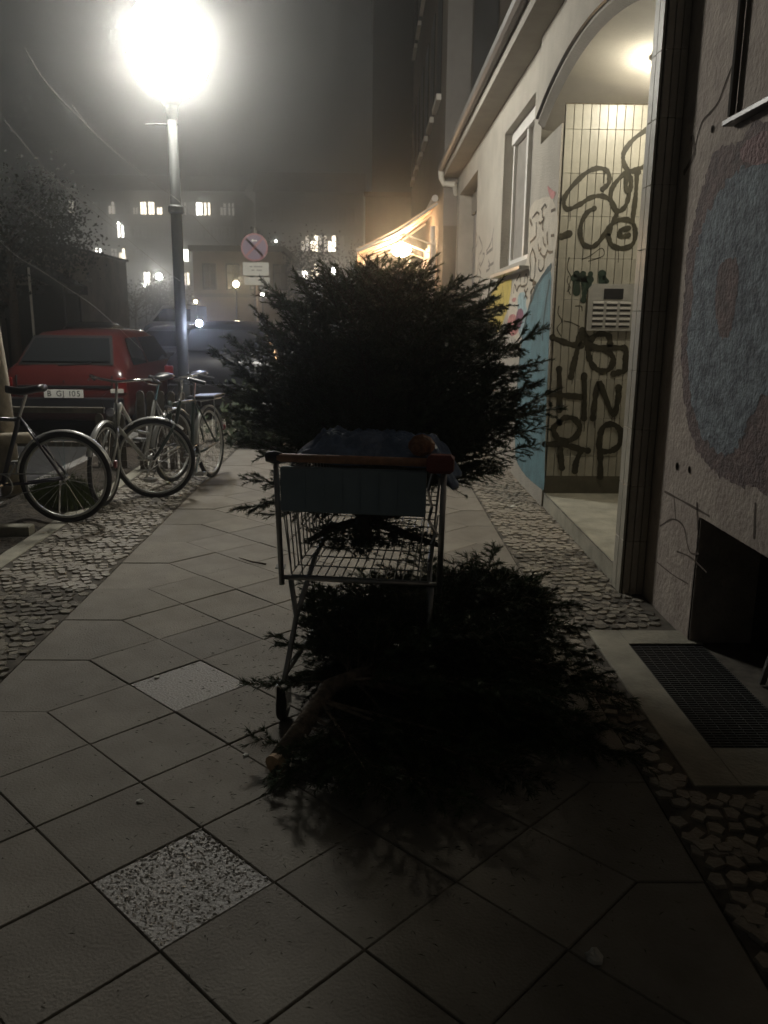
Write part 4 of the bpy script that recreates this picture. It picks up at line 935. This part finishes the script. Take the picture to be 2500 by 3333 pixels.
# ------------------------------------------------------------------ fir trees
def fir(root, trunk, trad, cen, rad, nb_, seed, mneedle, extra=(), tmin=.15, upbias=.35, nl=.021, mb_bark=None, foot=None):
    rg = np.random.default_rng(seed); trunk = [np.array(p, float) for p in trunk]; cen = np.array(cen, float); rad = np.array(rad, float)
    P = []; D = []
    wood = MB()
    def tp(t):
        x = t*(len(trunk)-1); i = min(int(x), len(trunk)-2); return trunk[i]+(trunk[i+1]-trunk[i])*(x-i)
    ax = trunk[-1]-trunk[0]; ax /= np.linalg.norm(ax)
    jobs = []
    for i in range(nb_):
        t = tmin+(1-tmin)*(i+rg.random())/nb_; b = tp(t)
        d = rg.normal(size=3); d -= ax*d.dot(ax)*.8; d /= np.linalg.norm(d); d = d+ax*(.25+.9*t*t)+np.array([0, 0, upbias*.4]); d /= np.linalg.norm(d)
        Lb = .05
        while Lb < 1.6 and (np.abs((b+d*Lb-cen)/rad)**2.7).sum() < 1: Lb += .02
        Lb = max(.12, Lb*(rg.uniform(.62, 1.05) if rg.random() < .8 else rg.uniform(1.0, 1.18))); jobs.append((b, d, Lb, -.16))
    for (t, e, dr) in extra:
        b = tp(t); v = np.array(e, float)-b; Lb = np.linalg.norm(v); jobs.append((b, v/Lb, Lb, dr))
    for (b, d, Lb, droop) in jobs:
        n = 9; pts = [b+d*Lb*s+np.array([0, 0, 1.0])*(droop*Lb*(s*s-.0*s)+.10*Lb*max(0, s-.75)) for s in np.linspace(0, 1, n)]
        if foot is not None:
            for p in pts: p[2] = max(p[2], foot)
        wood.tube(pts, [max(.0016, .0075*(1-s)*min(1.2, Lb+.3)) for s in np.linspace(0, 1, n)], 5, False)
        side = np.cross(d, [0, 0, 1.0]); side /= (np.linalg.norm(side)+1e-9); side = side+rg.normal(size=3)*.18; side /= np.linalg.norm(side)
        k = max(4, int(Lb/.032))
        lines = [(np.array(pts), .0)]
        for q in range(k):
            s = .22+.76*q/k; x = s*(n-1); i = min(int(x), n-2); p0 = pts[i]+(pts[i+1]-pts[i])*(x-i); dd = pts[i+1]-pts[i]; dd = dd/np.linalg.norm(dd)
            sg_ = 1 if q % 2 else -1; td = dd*.72+side*sg_*.72+rg.normal(size=3)*.16; td /= np.linalg.norm(td); tl = (.30*Lb*(1-s)+.055)*rg.uniform(.7, 1.15)
            tw_ = [p0+td*tl*a+np.array([0, 0, -.10*tl*a*a]) for a in (0, .5, 1)]
            if foot is not None:
                for p in tw_: p[2] = max(p[2], foot)
            lines.append((np.array(tw_), 0)); wood.tube(tw_, .0016, 3, False)
            if tl > .09:
                for e_ in (-1, 1):
                    t2 = td*.8+np.cross(td, side*sg_)*0+ (dd if e_ > 0 else side*sg_)*.5*1.0+rg.normal(size=3)*.2; t2 /= np.linalg.norm(t2)
                    pm = p0+td*tl*rg.uniform(.3, .7); l2 = tl*rg.uniform(.35, .55); lines.append((np.array([pm, pm+t2*l2*.5, pm+t2*l2]), 0)); 
        for (ln, _) in lines:
            seg = np.diff(ln, axis=0); sl_ = np.linalg.norm(seg, axis=1); tot = sl_.sum(); cnt = int(tot/.0019)
            start = .12 if len(ln) > 3 else 0
            u_ = rg.uniform(start, 1, cnt)*tot; cs = np.concatenate([[0], np.cumsum(sl_)]); idx = np.clip(np.searchsorted(cs, u_, side='right')-1, 0, len(seg)-1)
            f_ = (u_-cs[idx])/sl_[idx]; pos = ln[idx]+seg[idx]*f_[:, None]; dr_ = seg[idx]/sl_[idx][:, None]
            P.append(pos); D.append(dr_)
    P = np.concatenate(P); D = np.concatenate(D); n = len(P)
    rnd = rg.normal(size=(n, 3)); rnd -= D*(rnd*D).sum(1)[:, None]; rnd /= np.linalg.norm(rnd, axis=1)[:, None]
    nd = D*.75+rnd*.85; nd /= np.linalg.norm(nd, axis=1)[:, None]; ln_ = nl*rg.uniform(.7, 1.2, n)
    sd_ = np.cross(nd, D); sd_ /= (np.linalg.norm(sd_, axis=1)[:, None]+1e-9); w_ = .0019
    V = np.empty((n, 3, 3)); V[:, 0] = P-sd_*w_; V[:, 1] = P+sd_*w_; V[:, 2] = P+nd*ln_[:, None]
    me = bpy.data.meshes.new('needles'); me.vertices.add(3*n); me.vertices.foreach_set('co', V.reshape(-1)); me.loops.add(3*n); me.loops.foreach_set('vertex_index', np.arange(3*n, dtype=np.int32))
    me.polygons.add(n); me.polygons.foreach_set('loop_start', np.arange(0, 3*n, 3, dtype=np.int32)); me.polygons.foreach_set('loop_total', np.full(n, 3, dtype=np.int32)); me.materials.append(mneedle); me.update()
    link(me, 'needles', root); wood.build('branches', mb_bark or M['bark'], root)
    tr = MB().tube([tuple(p) for p in trunk], trad, 12).build('trunk', mb_bark or M['bark'], root, smooth=True)
    return n
ft = thing('fir_tree', 'bushy dark fir tree standing in the shopping cart', 'fir tree')
n1 = fir(ft, [(-.02, 3.62, .60), (.0, 3.72, .80), (.04, 3.9, 1.25), (.06, 4.05, 1.6)], [.03, .028, .02, .006], (.11, 3.95, 1.25), (.72, .66, .53), 290, 11, M['needle'], 
    upbias=.9, extra=((.05, (-.24, 3.22, .60), 0), (.05, (.26, 3.25, .60), 0), (.05, (.08, 3.15, .61), 0), (.05, (-.12, 3.12, .60), 0), (.06, (.22, 3.45, .72), 0), (.6, (-.50, 3.9, 1.60), .0), (.6, (-.35, 3.9, 1.70), .0), (.6, (.40, 3.9, 1.68), .0), (.12, (-.62, 3.62, .80), -.25), (.12, (-.46, 3.5, .70), -.1), (.15, (-.56, 3.55, .92), -.2), (.1, (.60, 3.75, .95), -.2), (.12, (.50, 3.6, 1.0), -.2), (.3, (.86, 3.8, 1.22), -.05), (.35, (.80, 3.7, 1.10), -.1), (.2, (-.52, 3.8, 1.0), -.2), (.55, (.60, 3.9, 1.62), .05), (.5, (.72, 3.9, 1.5), .0), (.5, (-.5, 3.9, 1.5), 0)))
# bare lower limbs visible inside the basket
mb = MB()
for (a, b, c_) in (((-.02, 3.60, .63), (-.12, 3.50, .74), (-.20, 3.45, .86)), ((-.02, 3.60, .63), (.06, 3.55, .75), (.12, 3.52, .88)), ((-.02, 3.62, .62), (.14, 3.5, .68), (.22, 3.4, .78)), ((-.02, 3.62, .62), (-.16, 3.45, .62), (-.26, 3.3, .60)), ((0, 3.62, .62), (.18, 3.4, .60), (.30, 3.3, .585))):
    mb.tube([a, b, c_], [.022, .017, .009], 7)
mb.tube([(-.02, 3.62, .64), (-.03, 3.5, .61), (-.02, 3.36, .60)], [.035, .04, .042], 10)
mb.build('lower_limbs', M['bark'], ft, smooth=True)
gt = thing('fallen_fir_tree', 'discarded fir tree lying on the slabs under the cart, pale trunk towards the left', 'fir tree')
pa = onz(905, 2480, .04); pb = onz(1075, 2235, .14)
n2 = fir(gt, [tuple(pa), tuple(pb), (.12, 2.98, .22), (.42, 3.35, .24), (.68, 3.75, .22)], [.036, .033, .028, .018, .005], (.27, 3.0, .20), (.66, .98, .30), 290, 23, M['needle2'],
    extra=((.15, (.30, 2.1, .12), 0), (.2, (.55, 2.2, .14), 0), (.2, (.62, 2.4, .12), 0), (.2, (.05, 2.12, .16), 0), (.05, (-.42, 2.62, .10), -.05), (.08, (-.25, 2.30, .08), 0), (.1, (-.05, 2.25, .10), 0), (.12, (.1, 2.30, .12), 0), (.3, (-.48, 2.95, .14), -.05), (.4, (-.40, 3.2, .25), -.05), (.5, (-.25, 3.45, .30), .05), (.75, (.88, 3.5, .12), -.05), (.8, (.65, 4.15, .28), .1), (.7, (.25, 4.1, .30), .05), (.6, (-.05, 3.85, .30), .0)), tmin=.30, upbias=.3, nl=.026, foot=.012, mb_bark=M['barkp'])
MB().tube([tuple(pa+Vector((-.012, -.018, -.003))), tuple(pa+Vector((.002, .003, 0)))], .0365, 12).build('cut_end', M['cut'], gt)

# ------------------------------------------------------------------ litter, twig, valve plate
tag(MB().tube([tuple(onz(778, 1815, .006)), tuple(onz(820, 1828, .012)), tuple(onz(866, 1836, .006))], [.002, .005, .006], 6).build('twig', M['bark']), 'short dark twig lying on the slabs left of the cart', 'twig')
vp = onz(914, 1845); tag(MB().box(vp.x-.03, vp.x+.03, vp.y-.04, vp.y+.04, .001, .006, .002).build('valve_cover', M['blackp']), 'tiny dark valve cover set in the slabs left of the cart basket', 'cover')
def scrap(px, py, s, m, name, lab, cat, hgt=.3):
    p = onz(px, py); rr2 = random.Random(px); vs = []; n = 7
    for j in range(4):
        for i in range(n): a = i/n*6.283; q = s*(1, .9, .6, .1)[j]*rr2.uniform(.7, 1.2); vs.append((p.x+q*math.cos(a), p.y+q*math.sin(a), .003+s*hgt*(0, .5, .9, 1.1)[j]*rr2.uniform(.7, 1.3)))
    o = MB().add(vs, [(j*n+i, j*n+(i+1) % n, (j+1)*n+(i+1) % n, (j+1)*n+i) for j in range(3) for i in range(n)]+[tuple(range(3*n, 4*n))]).build(name, m)
    return tag(o, lab, cat)
scrap(1932, 3125, .022, M['paper'], 'paper_scrap', 'small crumpled pale scrap lying in the deep shadow at the bottom right', 'litter', 1)
scrap(1672, 1650, .028, M['paper'], 'paper_scrap', 'pale leaf scrap on the cobbles in front of the teal painted wall', 'litter')
scrap(800, 2460, .014, M['paper'], 'stone_chip', 'pale chip on the slab left of the fallen fir trunk end', 'litter')
scrap(510, 2205, .012, M['paper'], 'stone_chip', 'pale chip on the brighter fine aggregate slab', 'litter')
scrap(455, 2610, .012, M['paper'], 'stone_chip', 'pale chip near the lower left slabs', 'litter')
scrap(1500, 2520, .02, mat('dry leaf', (.28, .20, .12), .8), 'dry_leaf', 'brown dry leaf beside the fallen fir', 'leaf')
# gravel grains on the rough aggregate slab
mb = MB(); rr = random.Random(9)
for i in range(1500):
    u_, v_ = rr.uniform(-1, 1), rr.uniform(-1, 1)
    if abs(u_)+abs(v_) > .97: continue
    x = -.501+u_*H2; y = 1.98+v_*.25; s_ = rr.uniform(.0025, .0065); h = s_*rr.uniform(.15, .4); a = rr.uniform(0, 6.28); pts = []
    for k in range(5): b_ = a+k*1.2566; pts.append((x+math.cos(b_)*s_*rr.uniform(.7, 1.1), y+math.sin(b_)*s_*rr.uniform(.7, 1.1), -.001))
    pts.append((x+rr.uniform(-.4, .4)*s_, y+rr.uniform(-.4, .4)*s_, h)); mb.add(pts, [(k, (k+1) % 5, 5) for k in range(5)])
mb.build('aggregate_grains', mat('aggregate grain', (.24, .22, .19), .4, col2=(.60, .56, .50), scale=130, detail=1), slabs, kind='stuff')

mb = MB(); rr = random.Random(12)
for i in range(2600):
    x = rr.gauss(.15, .48); y = 2.9+rr.gauss(0, .6)
    if not (-1.5 < x < .9) or y < 1: continue
    a = rr.uniform(0, 6.28); l = rr.uniform(.007, .013); c_, s_ = math.cos(a)*l, math.sin(a)*l
    mb.add([(x-c_, y-s_, .004), (x+c_, y+s_, .004), (x+s_*.12, y-c_*.12, .006)], [(0, 1, 2)])
mb.build('stray_needles', mat('dry fallen needles', (.05, .045, .02), .8, var=.5, scale=3), kind='stuff')
mb = MB()
for i in range(1500):
    x = rr.uniform(-1.5, .9); y = 1.2+9*rr.random()**1.6; z = .002; q = rr.uniform(.001, .003)
    mb.add([(x-q, y-q, z), (x+q, y-q*.6, z), (x+q*.5, y+q, z), (x, y, z+q)], [(0, 1, 3), (1, 2, 3), (2, 0, 3)])
mb.build('grit', mat('pavement grit', (.32, .29, .25), .7, col2=(.10, .09, .07), scale=2.5), kind='stuff')
# ------------------------------------------------------------------ thin pale strands following fine curved streaks, upper left
def z1(s): return [(.5425*x, 600+.5425*y) for x, y in s]
def z3(s): return [(.7233*x, .7233*y) for x, y in s]
strands = [(z3([(110,210),(180,330),(260,430),(370,540),(470,640),(600,750),(700,830),(800,900),(905,1010),(1000,1110)]), 8.9, 'long curved strand running from the upper left past the lamp post'),
        (z3([(20,540),(120,660),(200,760),(300,850),(420,950),(520,1030),(610,1106)])+z1([(960,490),(1080,580)]), 8.6, 'strand descending left of the lamp post towards its middle'),
        (z3([(300,840),(400,900),(505,992)]), 8.7, 'short strand beside the lit top floor windows'),
        (z1([(0,340),(100,430),(250,520),(400,620),(550,720),(700,850),(860,1000)]), 8.3, 'lowest strand crossing above the red hatchback'),
        (z3([(100,925),(160,962),(210,1002)]), 8.6, 'short bright strand at the far left'),
        (z3([(325,470),(372,530)]), 8.8, 'tiny strand end near the glare of the lamp')]
for s, y, lab in strands:
    P = catmull([ony(px, py, y+.4*math.sin(i)*0) for i, (px, py) in enumerate(s)], 4)
    tag(MB().tube(P, .0017, 5).build('thin_strand', M['twig']), lab, 'cable', 'thin pale strands')

# ------------------------------------------------------------------ far buildings with lit windows
wf = MB()
for (x0_, x1_, z0_, z1_) in ((-.55, .55, 0, .1), (-.55, .55, 1.9, 2.0), (-.55, -.45, .1, 1.9), (.45, .55, .1, 1.9), (-.05, .05, .1, 1.9), (-.45, .45, 1.25, 1.33)): wf.box(x0_, x1_, -.06, .0, z0_, z1_)
wframe = wf.mesh('window', mat('far window frame', (.03, .03, .028), .8))
def panem(m, k=0):
    mb = MB()
    for (a_, b_, c_, d_) in (((-.45, .45, .1, 1.9),), ((-.45, -.05, .1, 1.25), (.05, .45, .1, 1.9)), ((-.38, .38, .1, 1.1),), ((-.45, -.15, .1, 1.9), (.15, .45, .1, 1.9)))[k]: mb.box(a_, b_, .01, .02, c_, d_)
    return mb.mesh('pane', m)
pane_d = panem(M['glassd']); pane_w = [[panem(glow(*q), k) for k in range(4)] for q in (('lit window warm', (1, .86, .66), 7), ('lit window white', (1, .95, .85), 16), ('lit window dim', (.9, .8, .66), 1.1), ('lit window faint', (.9, .85, .75), .45))]
def far_building(name, label, y, pxl, pxr, ztop, m, rows, cols, lit, wscale=1.0):
    root = thing(name, label, 'building'); x0_ = ony(pxl, 1000, y).x; x1_ = ony(pxr, 1000, y).x
    MB().box(x0_, x1_, y, y+12, -.12, ztop).build('wall', m, root); MB().prism([(x0_-.3, y-.3, ztop), (x1_+.3, y-.3, ztop), (x1_+.3, y+5, ztop+3), (x0_-.3, y+5, ztop+3)], (0, 1, .1)).build('roof', M['roof'], root)
    used = set()
    for zr in rows:
        for i in range(cols):
            x = x0_+(x1_-x0_)*(i+.5)/cols; best = None
            for k, (lx, ly, kind) in enumerate(lit):
                p = ony(lx, ly, y)
                if abs(p.x-x) < (x1_-x0_)/cols*.5 and abs(p.z-(zr+1.0*wscale)) < 1.7: best = kind
            MT = Matrix.Translation((x, y-.01, zr)) @ Matrix.Diagonal((wscale, 1, wscale, 1))
            w_ = link(wframe, 'window', root, MT); link(pane_d if best is None else pane_w[best][random.randrange(4)], 'pane', w_, Matrix.Translation((0, -.02, 0)))
    return root
lit = [(225,708,2),(375,700,2),(385,727,1),(437,690,3),(468,695,0),(505,690,0),(530,695,0),(594,700,3),(645,698,1),(675,690,0),(718,695,3),(752,698,3),
       (240,850,1),(275,858,0),(320,845,1),(365,858,3),(390,858,0),(600,850,1),(648,850,3),(732,850,3),(247,918,0),(323,930,1),(365,925,2),(482,925,0),(604,920,0),(472,930,1)]
far_building('distant_apartment_block', 'long dark apartment block far down the street with rows of lit windows', 138, 40, 800, 20.5, M['facade'], [3.0, 6.3, 9.9, 13.4, 16.9], 30, lit)
far_building('distant_corner_block', 'distant dark block behind the fir top with a few lit windows', 105, 840, 1180, 16.0, M['facade'], [2.6, 5.9, 9.2, 12.4], 12, [(1000,790,2),(1030,785,0),(1047,783,0),(1065,785,2),(1090,780,0),(1000,860,1),(1035,858,0),(960,850,3),(1080,880,1)])
# low tan building lit by the warm lamp
lb = thing('low_tan_building', 'low tan building front in warm lamp light between van and traffic sign', 'building')
q = ony(632, 960, 48); q2 = ony(800, 960, 48)
MB().box(q.x, q2.x+2, 48, 58, -.12, 5.0).build('wall', M['tan'], lb); MB().box(q.x-.1, q2.x+2.1, 47.85, 48, 2.55, 2.75).build('ledge', M['facade2'], lb); MB().box(q.x-.2, q2.x+2.2, 47.8, 58.2, 5.0, 5.3).build('roof', M['roof'], lb)
for i in range(4):
    wn = link(wframe, 'window', lb, Matrix.Translation((q.x+.9+i*1.3, 47.985, 2.95)) @ Matrix.Diagonal((.7, 1, .7, 1))); link(pane_d, 'pane', wn, Matrix.Translation((0, -.02, 0)))
# far left pale building patches over a dark awning
ls = thing('left_corner_house', 'pale house front at the far left glimpsed above a dark sloping canopy', 'building')
a = ony(60, 790, 27); b = ony(207, 910, 27)
MB().box(a.x-6, b.x, 27, 34, -.12, a.z-.1).build('wall', mat('pale far render', (.24, .20, .16), .9, var=.3, scale=.8), ls)
MB().box(a.x-6.2, b.x+.05, 26.95, 34.2, a.z-.1, a.z-.02).build('roof', M['roof'], ls)
cn = thing('dark_canopy', 'dark sloping canopy in front of the pale house at the far left', 'canopy')
p0 = ony(-60, 840, 24); p1 = ony(85, 858, 24); p2 = ony(215, 925, 24); 
MB().prism([tuple(p0), tuple(p1), tuple(p2), (p2.x, 24, p2.z-.25), (p1.x, 24, p1.z-.3), (p0.x, 24, p0.z-.3)], (0, 1.8, 0)).build('canopy_cloth', mat('black canopy cloth', (.012, .012, .012), .9), cn)
for px in (95, 205): e = ony(px, 900, 24); MB().tube([(e.x, 24.0, -.12), (e.x, 24.0, (p1 if px < 150 else p2).z-.1)], .035, 8).build('canopy_post', M['smooth'] if px < 150 else M['blackp'], cn)
MB().box(p0.x, p2.x-.1, 25.2, 25.4, -.12, p2.z).build('back_cloth', mat('black canopy cloth', (.012, .012, .012), .9), cn)

# ------------------------------------------------------------------ far lamps
def far_lamp(px, py, y, r_, col, s, lab, group=True):
    r_ *= .62; s *= 2.3
    p = ony(px, py, y); root = thing('distant_lamp', lab, 'street lamp', (p.x, y, -.12))
    MB().lathe([(r_*.3, -r_), (r_*.9, -r_*.5), (r_, 0), (r_*.9, r_*.5), (r_*.3, r_)], (0, 0, p.z+.12), 10).build('lamp_globe', glow('far lamp %d' % int(s*10+px), col, s), root, smooth=True)
    MB().tube([(0, 0, 0), (0, 0, p.z+.12-r_)], .05, 6).build('post', M['pole'], root)
W_ = (1, .97, .88); WM = (1, .80, .50)
for (px, py, y, r_, col, s, lab) in ((518, 900, 60, .34, W_, 54, 'bright white street lamp far down the street left of the near post'), (768, 925, 40, .22, WM, 42, 'warm street lamp left of the no stopping sign'), (1085, 880, 60, .25, W_, 54, 'bright white street lamp just above the fir crown'),
    (855, 958, 45, .13, W_, 50, 'small white lamp below the pale sign plates'), (637, 982, 45, .13, WM, 42, 'small warm lamp just right of the near lamp post'), (472, 930, 70, .16, W_, 42, 'small lamp just left of the brightest distant street lamp'), (275, 972, 60, .13, W_, 42, 'small low lamp above the red car roof'),
    (898, 785, 80, .14, W_, 42, 'tiny lamp high beside the traffic sign'), (386, 727, 120, .25, W_, 36, 'tiny lamp below the top floor windows'), (632, 1008, 40, .05, W_, 42, 'pinpoint lamp below the small warm lamp'), (12, 1048, 30, .06, W_, 36, 'pinpoint lamp at the far left edge')):
    far_lamp(px, py, y, r_, col, s, lab)

# ------------------------------------------------------------------ street trees (dark masses)
def tree(px, y, h, cr, seed, lab, n=2600, cz=None, leafs=.16):
    p = ony(px, 1000, y); root = thing('street_tree', lab, 'tree', (p.x, y, -.12), group='dark street trees'); r3 = random.Random(seed)
    mb = MB(); mb.tube([(0, 0, 0), (.05, 0, h*.4), (0, .1, h*.8)], [.16, .12, .03], 8)
    tips = []
    for i in range(14):
        a = r3.uniform(0, 6.28); z = h*r3.uniform(.35, .75); e = Vector((math.cos(a)*cr*r3.uniform(.5, 1), math.sin(a)*cr*r3.uniform(.5, 1), z+r3.uniform(.3, .3*h))); tips.append(e)
        mb.tube([(0, 0, z), tuple((Vector((0, 0, z))+e)/2+Vector((0, 0, .2))), tuple(e)], [.05, .03, .01], 5, False)
    mb.build('trunk', M['bark'], root)
    lf = MB()
    for i in range(n):
        c_ = r3.choice(tips); g_ = Vector((r3.gauss(0, cr*.26), r3.gauss(0, cr*.26), r3.gauss(0, cr*.26))); q_ = c_+g_; s_ = r3.uniform(.5, 1.2)*leafs
        d1 = Vector((r3.uniform(-1, 1), r3.uniform(-1, 1), r3.uniform(-1, 1))).normalized()*s_; d2 = d1.orthogonal().normalized()*s_*.6
        o_ = len(lf.v); lf.v += [tuple(q_-d1), tuple(q_+d2), tuple(q_+d1), tuple(q_-d2)]; lf.f.append((o_, o_+1, o_+2, o_+3)); lf.m.append(0)
    lf.build('crown', M['leaf'], root)
tree(40, 24, 5.0, 1.7, 1, 'dark tree crown at the far left above the canopy', 9000, leafs=.06)
tree(300, 60, 3.4, 1.6, 2, 'low dark tree behind the red car roof', 2500, leafs=.09)
tree(440, 64, 3.6, 1.8, 3, 'dark tree under the brightest distant street lamp', 2500, leafs=.09)
tree(575, 66, 3.8, 1.6, 4, 'dark tree behind the lamp post and van', 2500, leafs=.09)
tree(935, 52, 5.8, 2.0, 5, 'dark tree between the traffic sign and the fir top', 5000, leafs=.09)
tree(1140, 50, 6.0, 1.8, 7, 'dark tree beside the tan annex', 4000, leafs=.09)

# ------------------------------------------------------------------ haze (lit mist around the lamps)
hm = bpy.data.materials.new('haze'); hm.use_nodes = True; hn = hm.node_tree; hn.nodes.clear()
pv = hn.nodes.new('ShaderNodeVolumePrincipled'); ho = hn.nodes.new('ShaderNodeOutputMaterial')
pv.inputs['Color'].default_value = (.93, .95, .95, 1); pv.inputs['Density'].default_value = HAZE_D; pv.inputs['Anisotropy'].default_value = HAZE_G
hn.links.new(pv.outputs[0], ho.inputs['Volume'])
MB().box(-88, 28, -3.5, 160, -1.6, 27).build('haze', hm, kind='stuff')
print('needles', n1, n2, 'objects', len(bpy.data.objects))
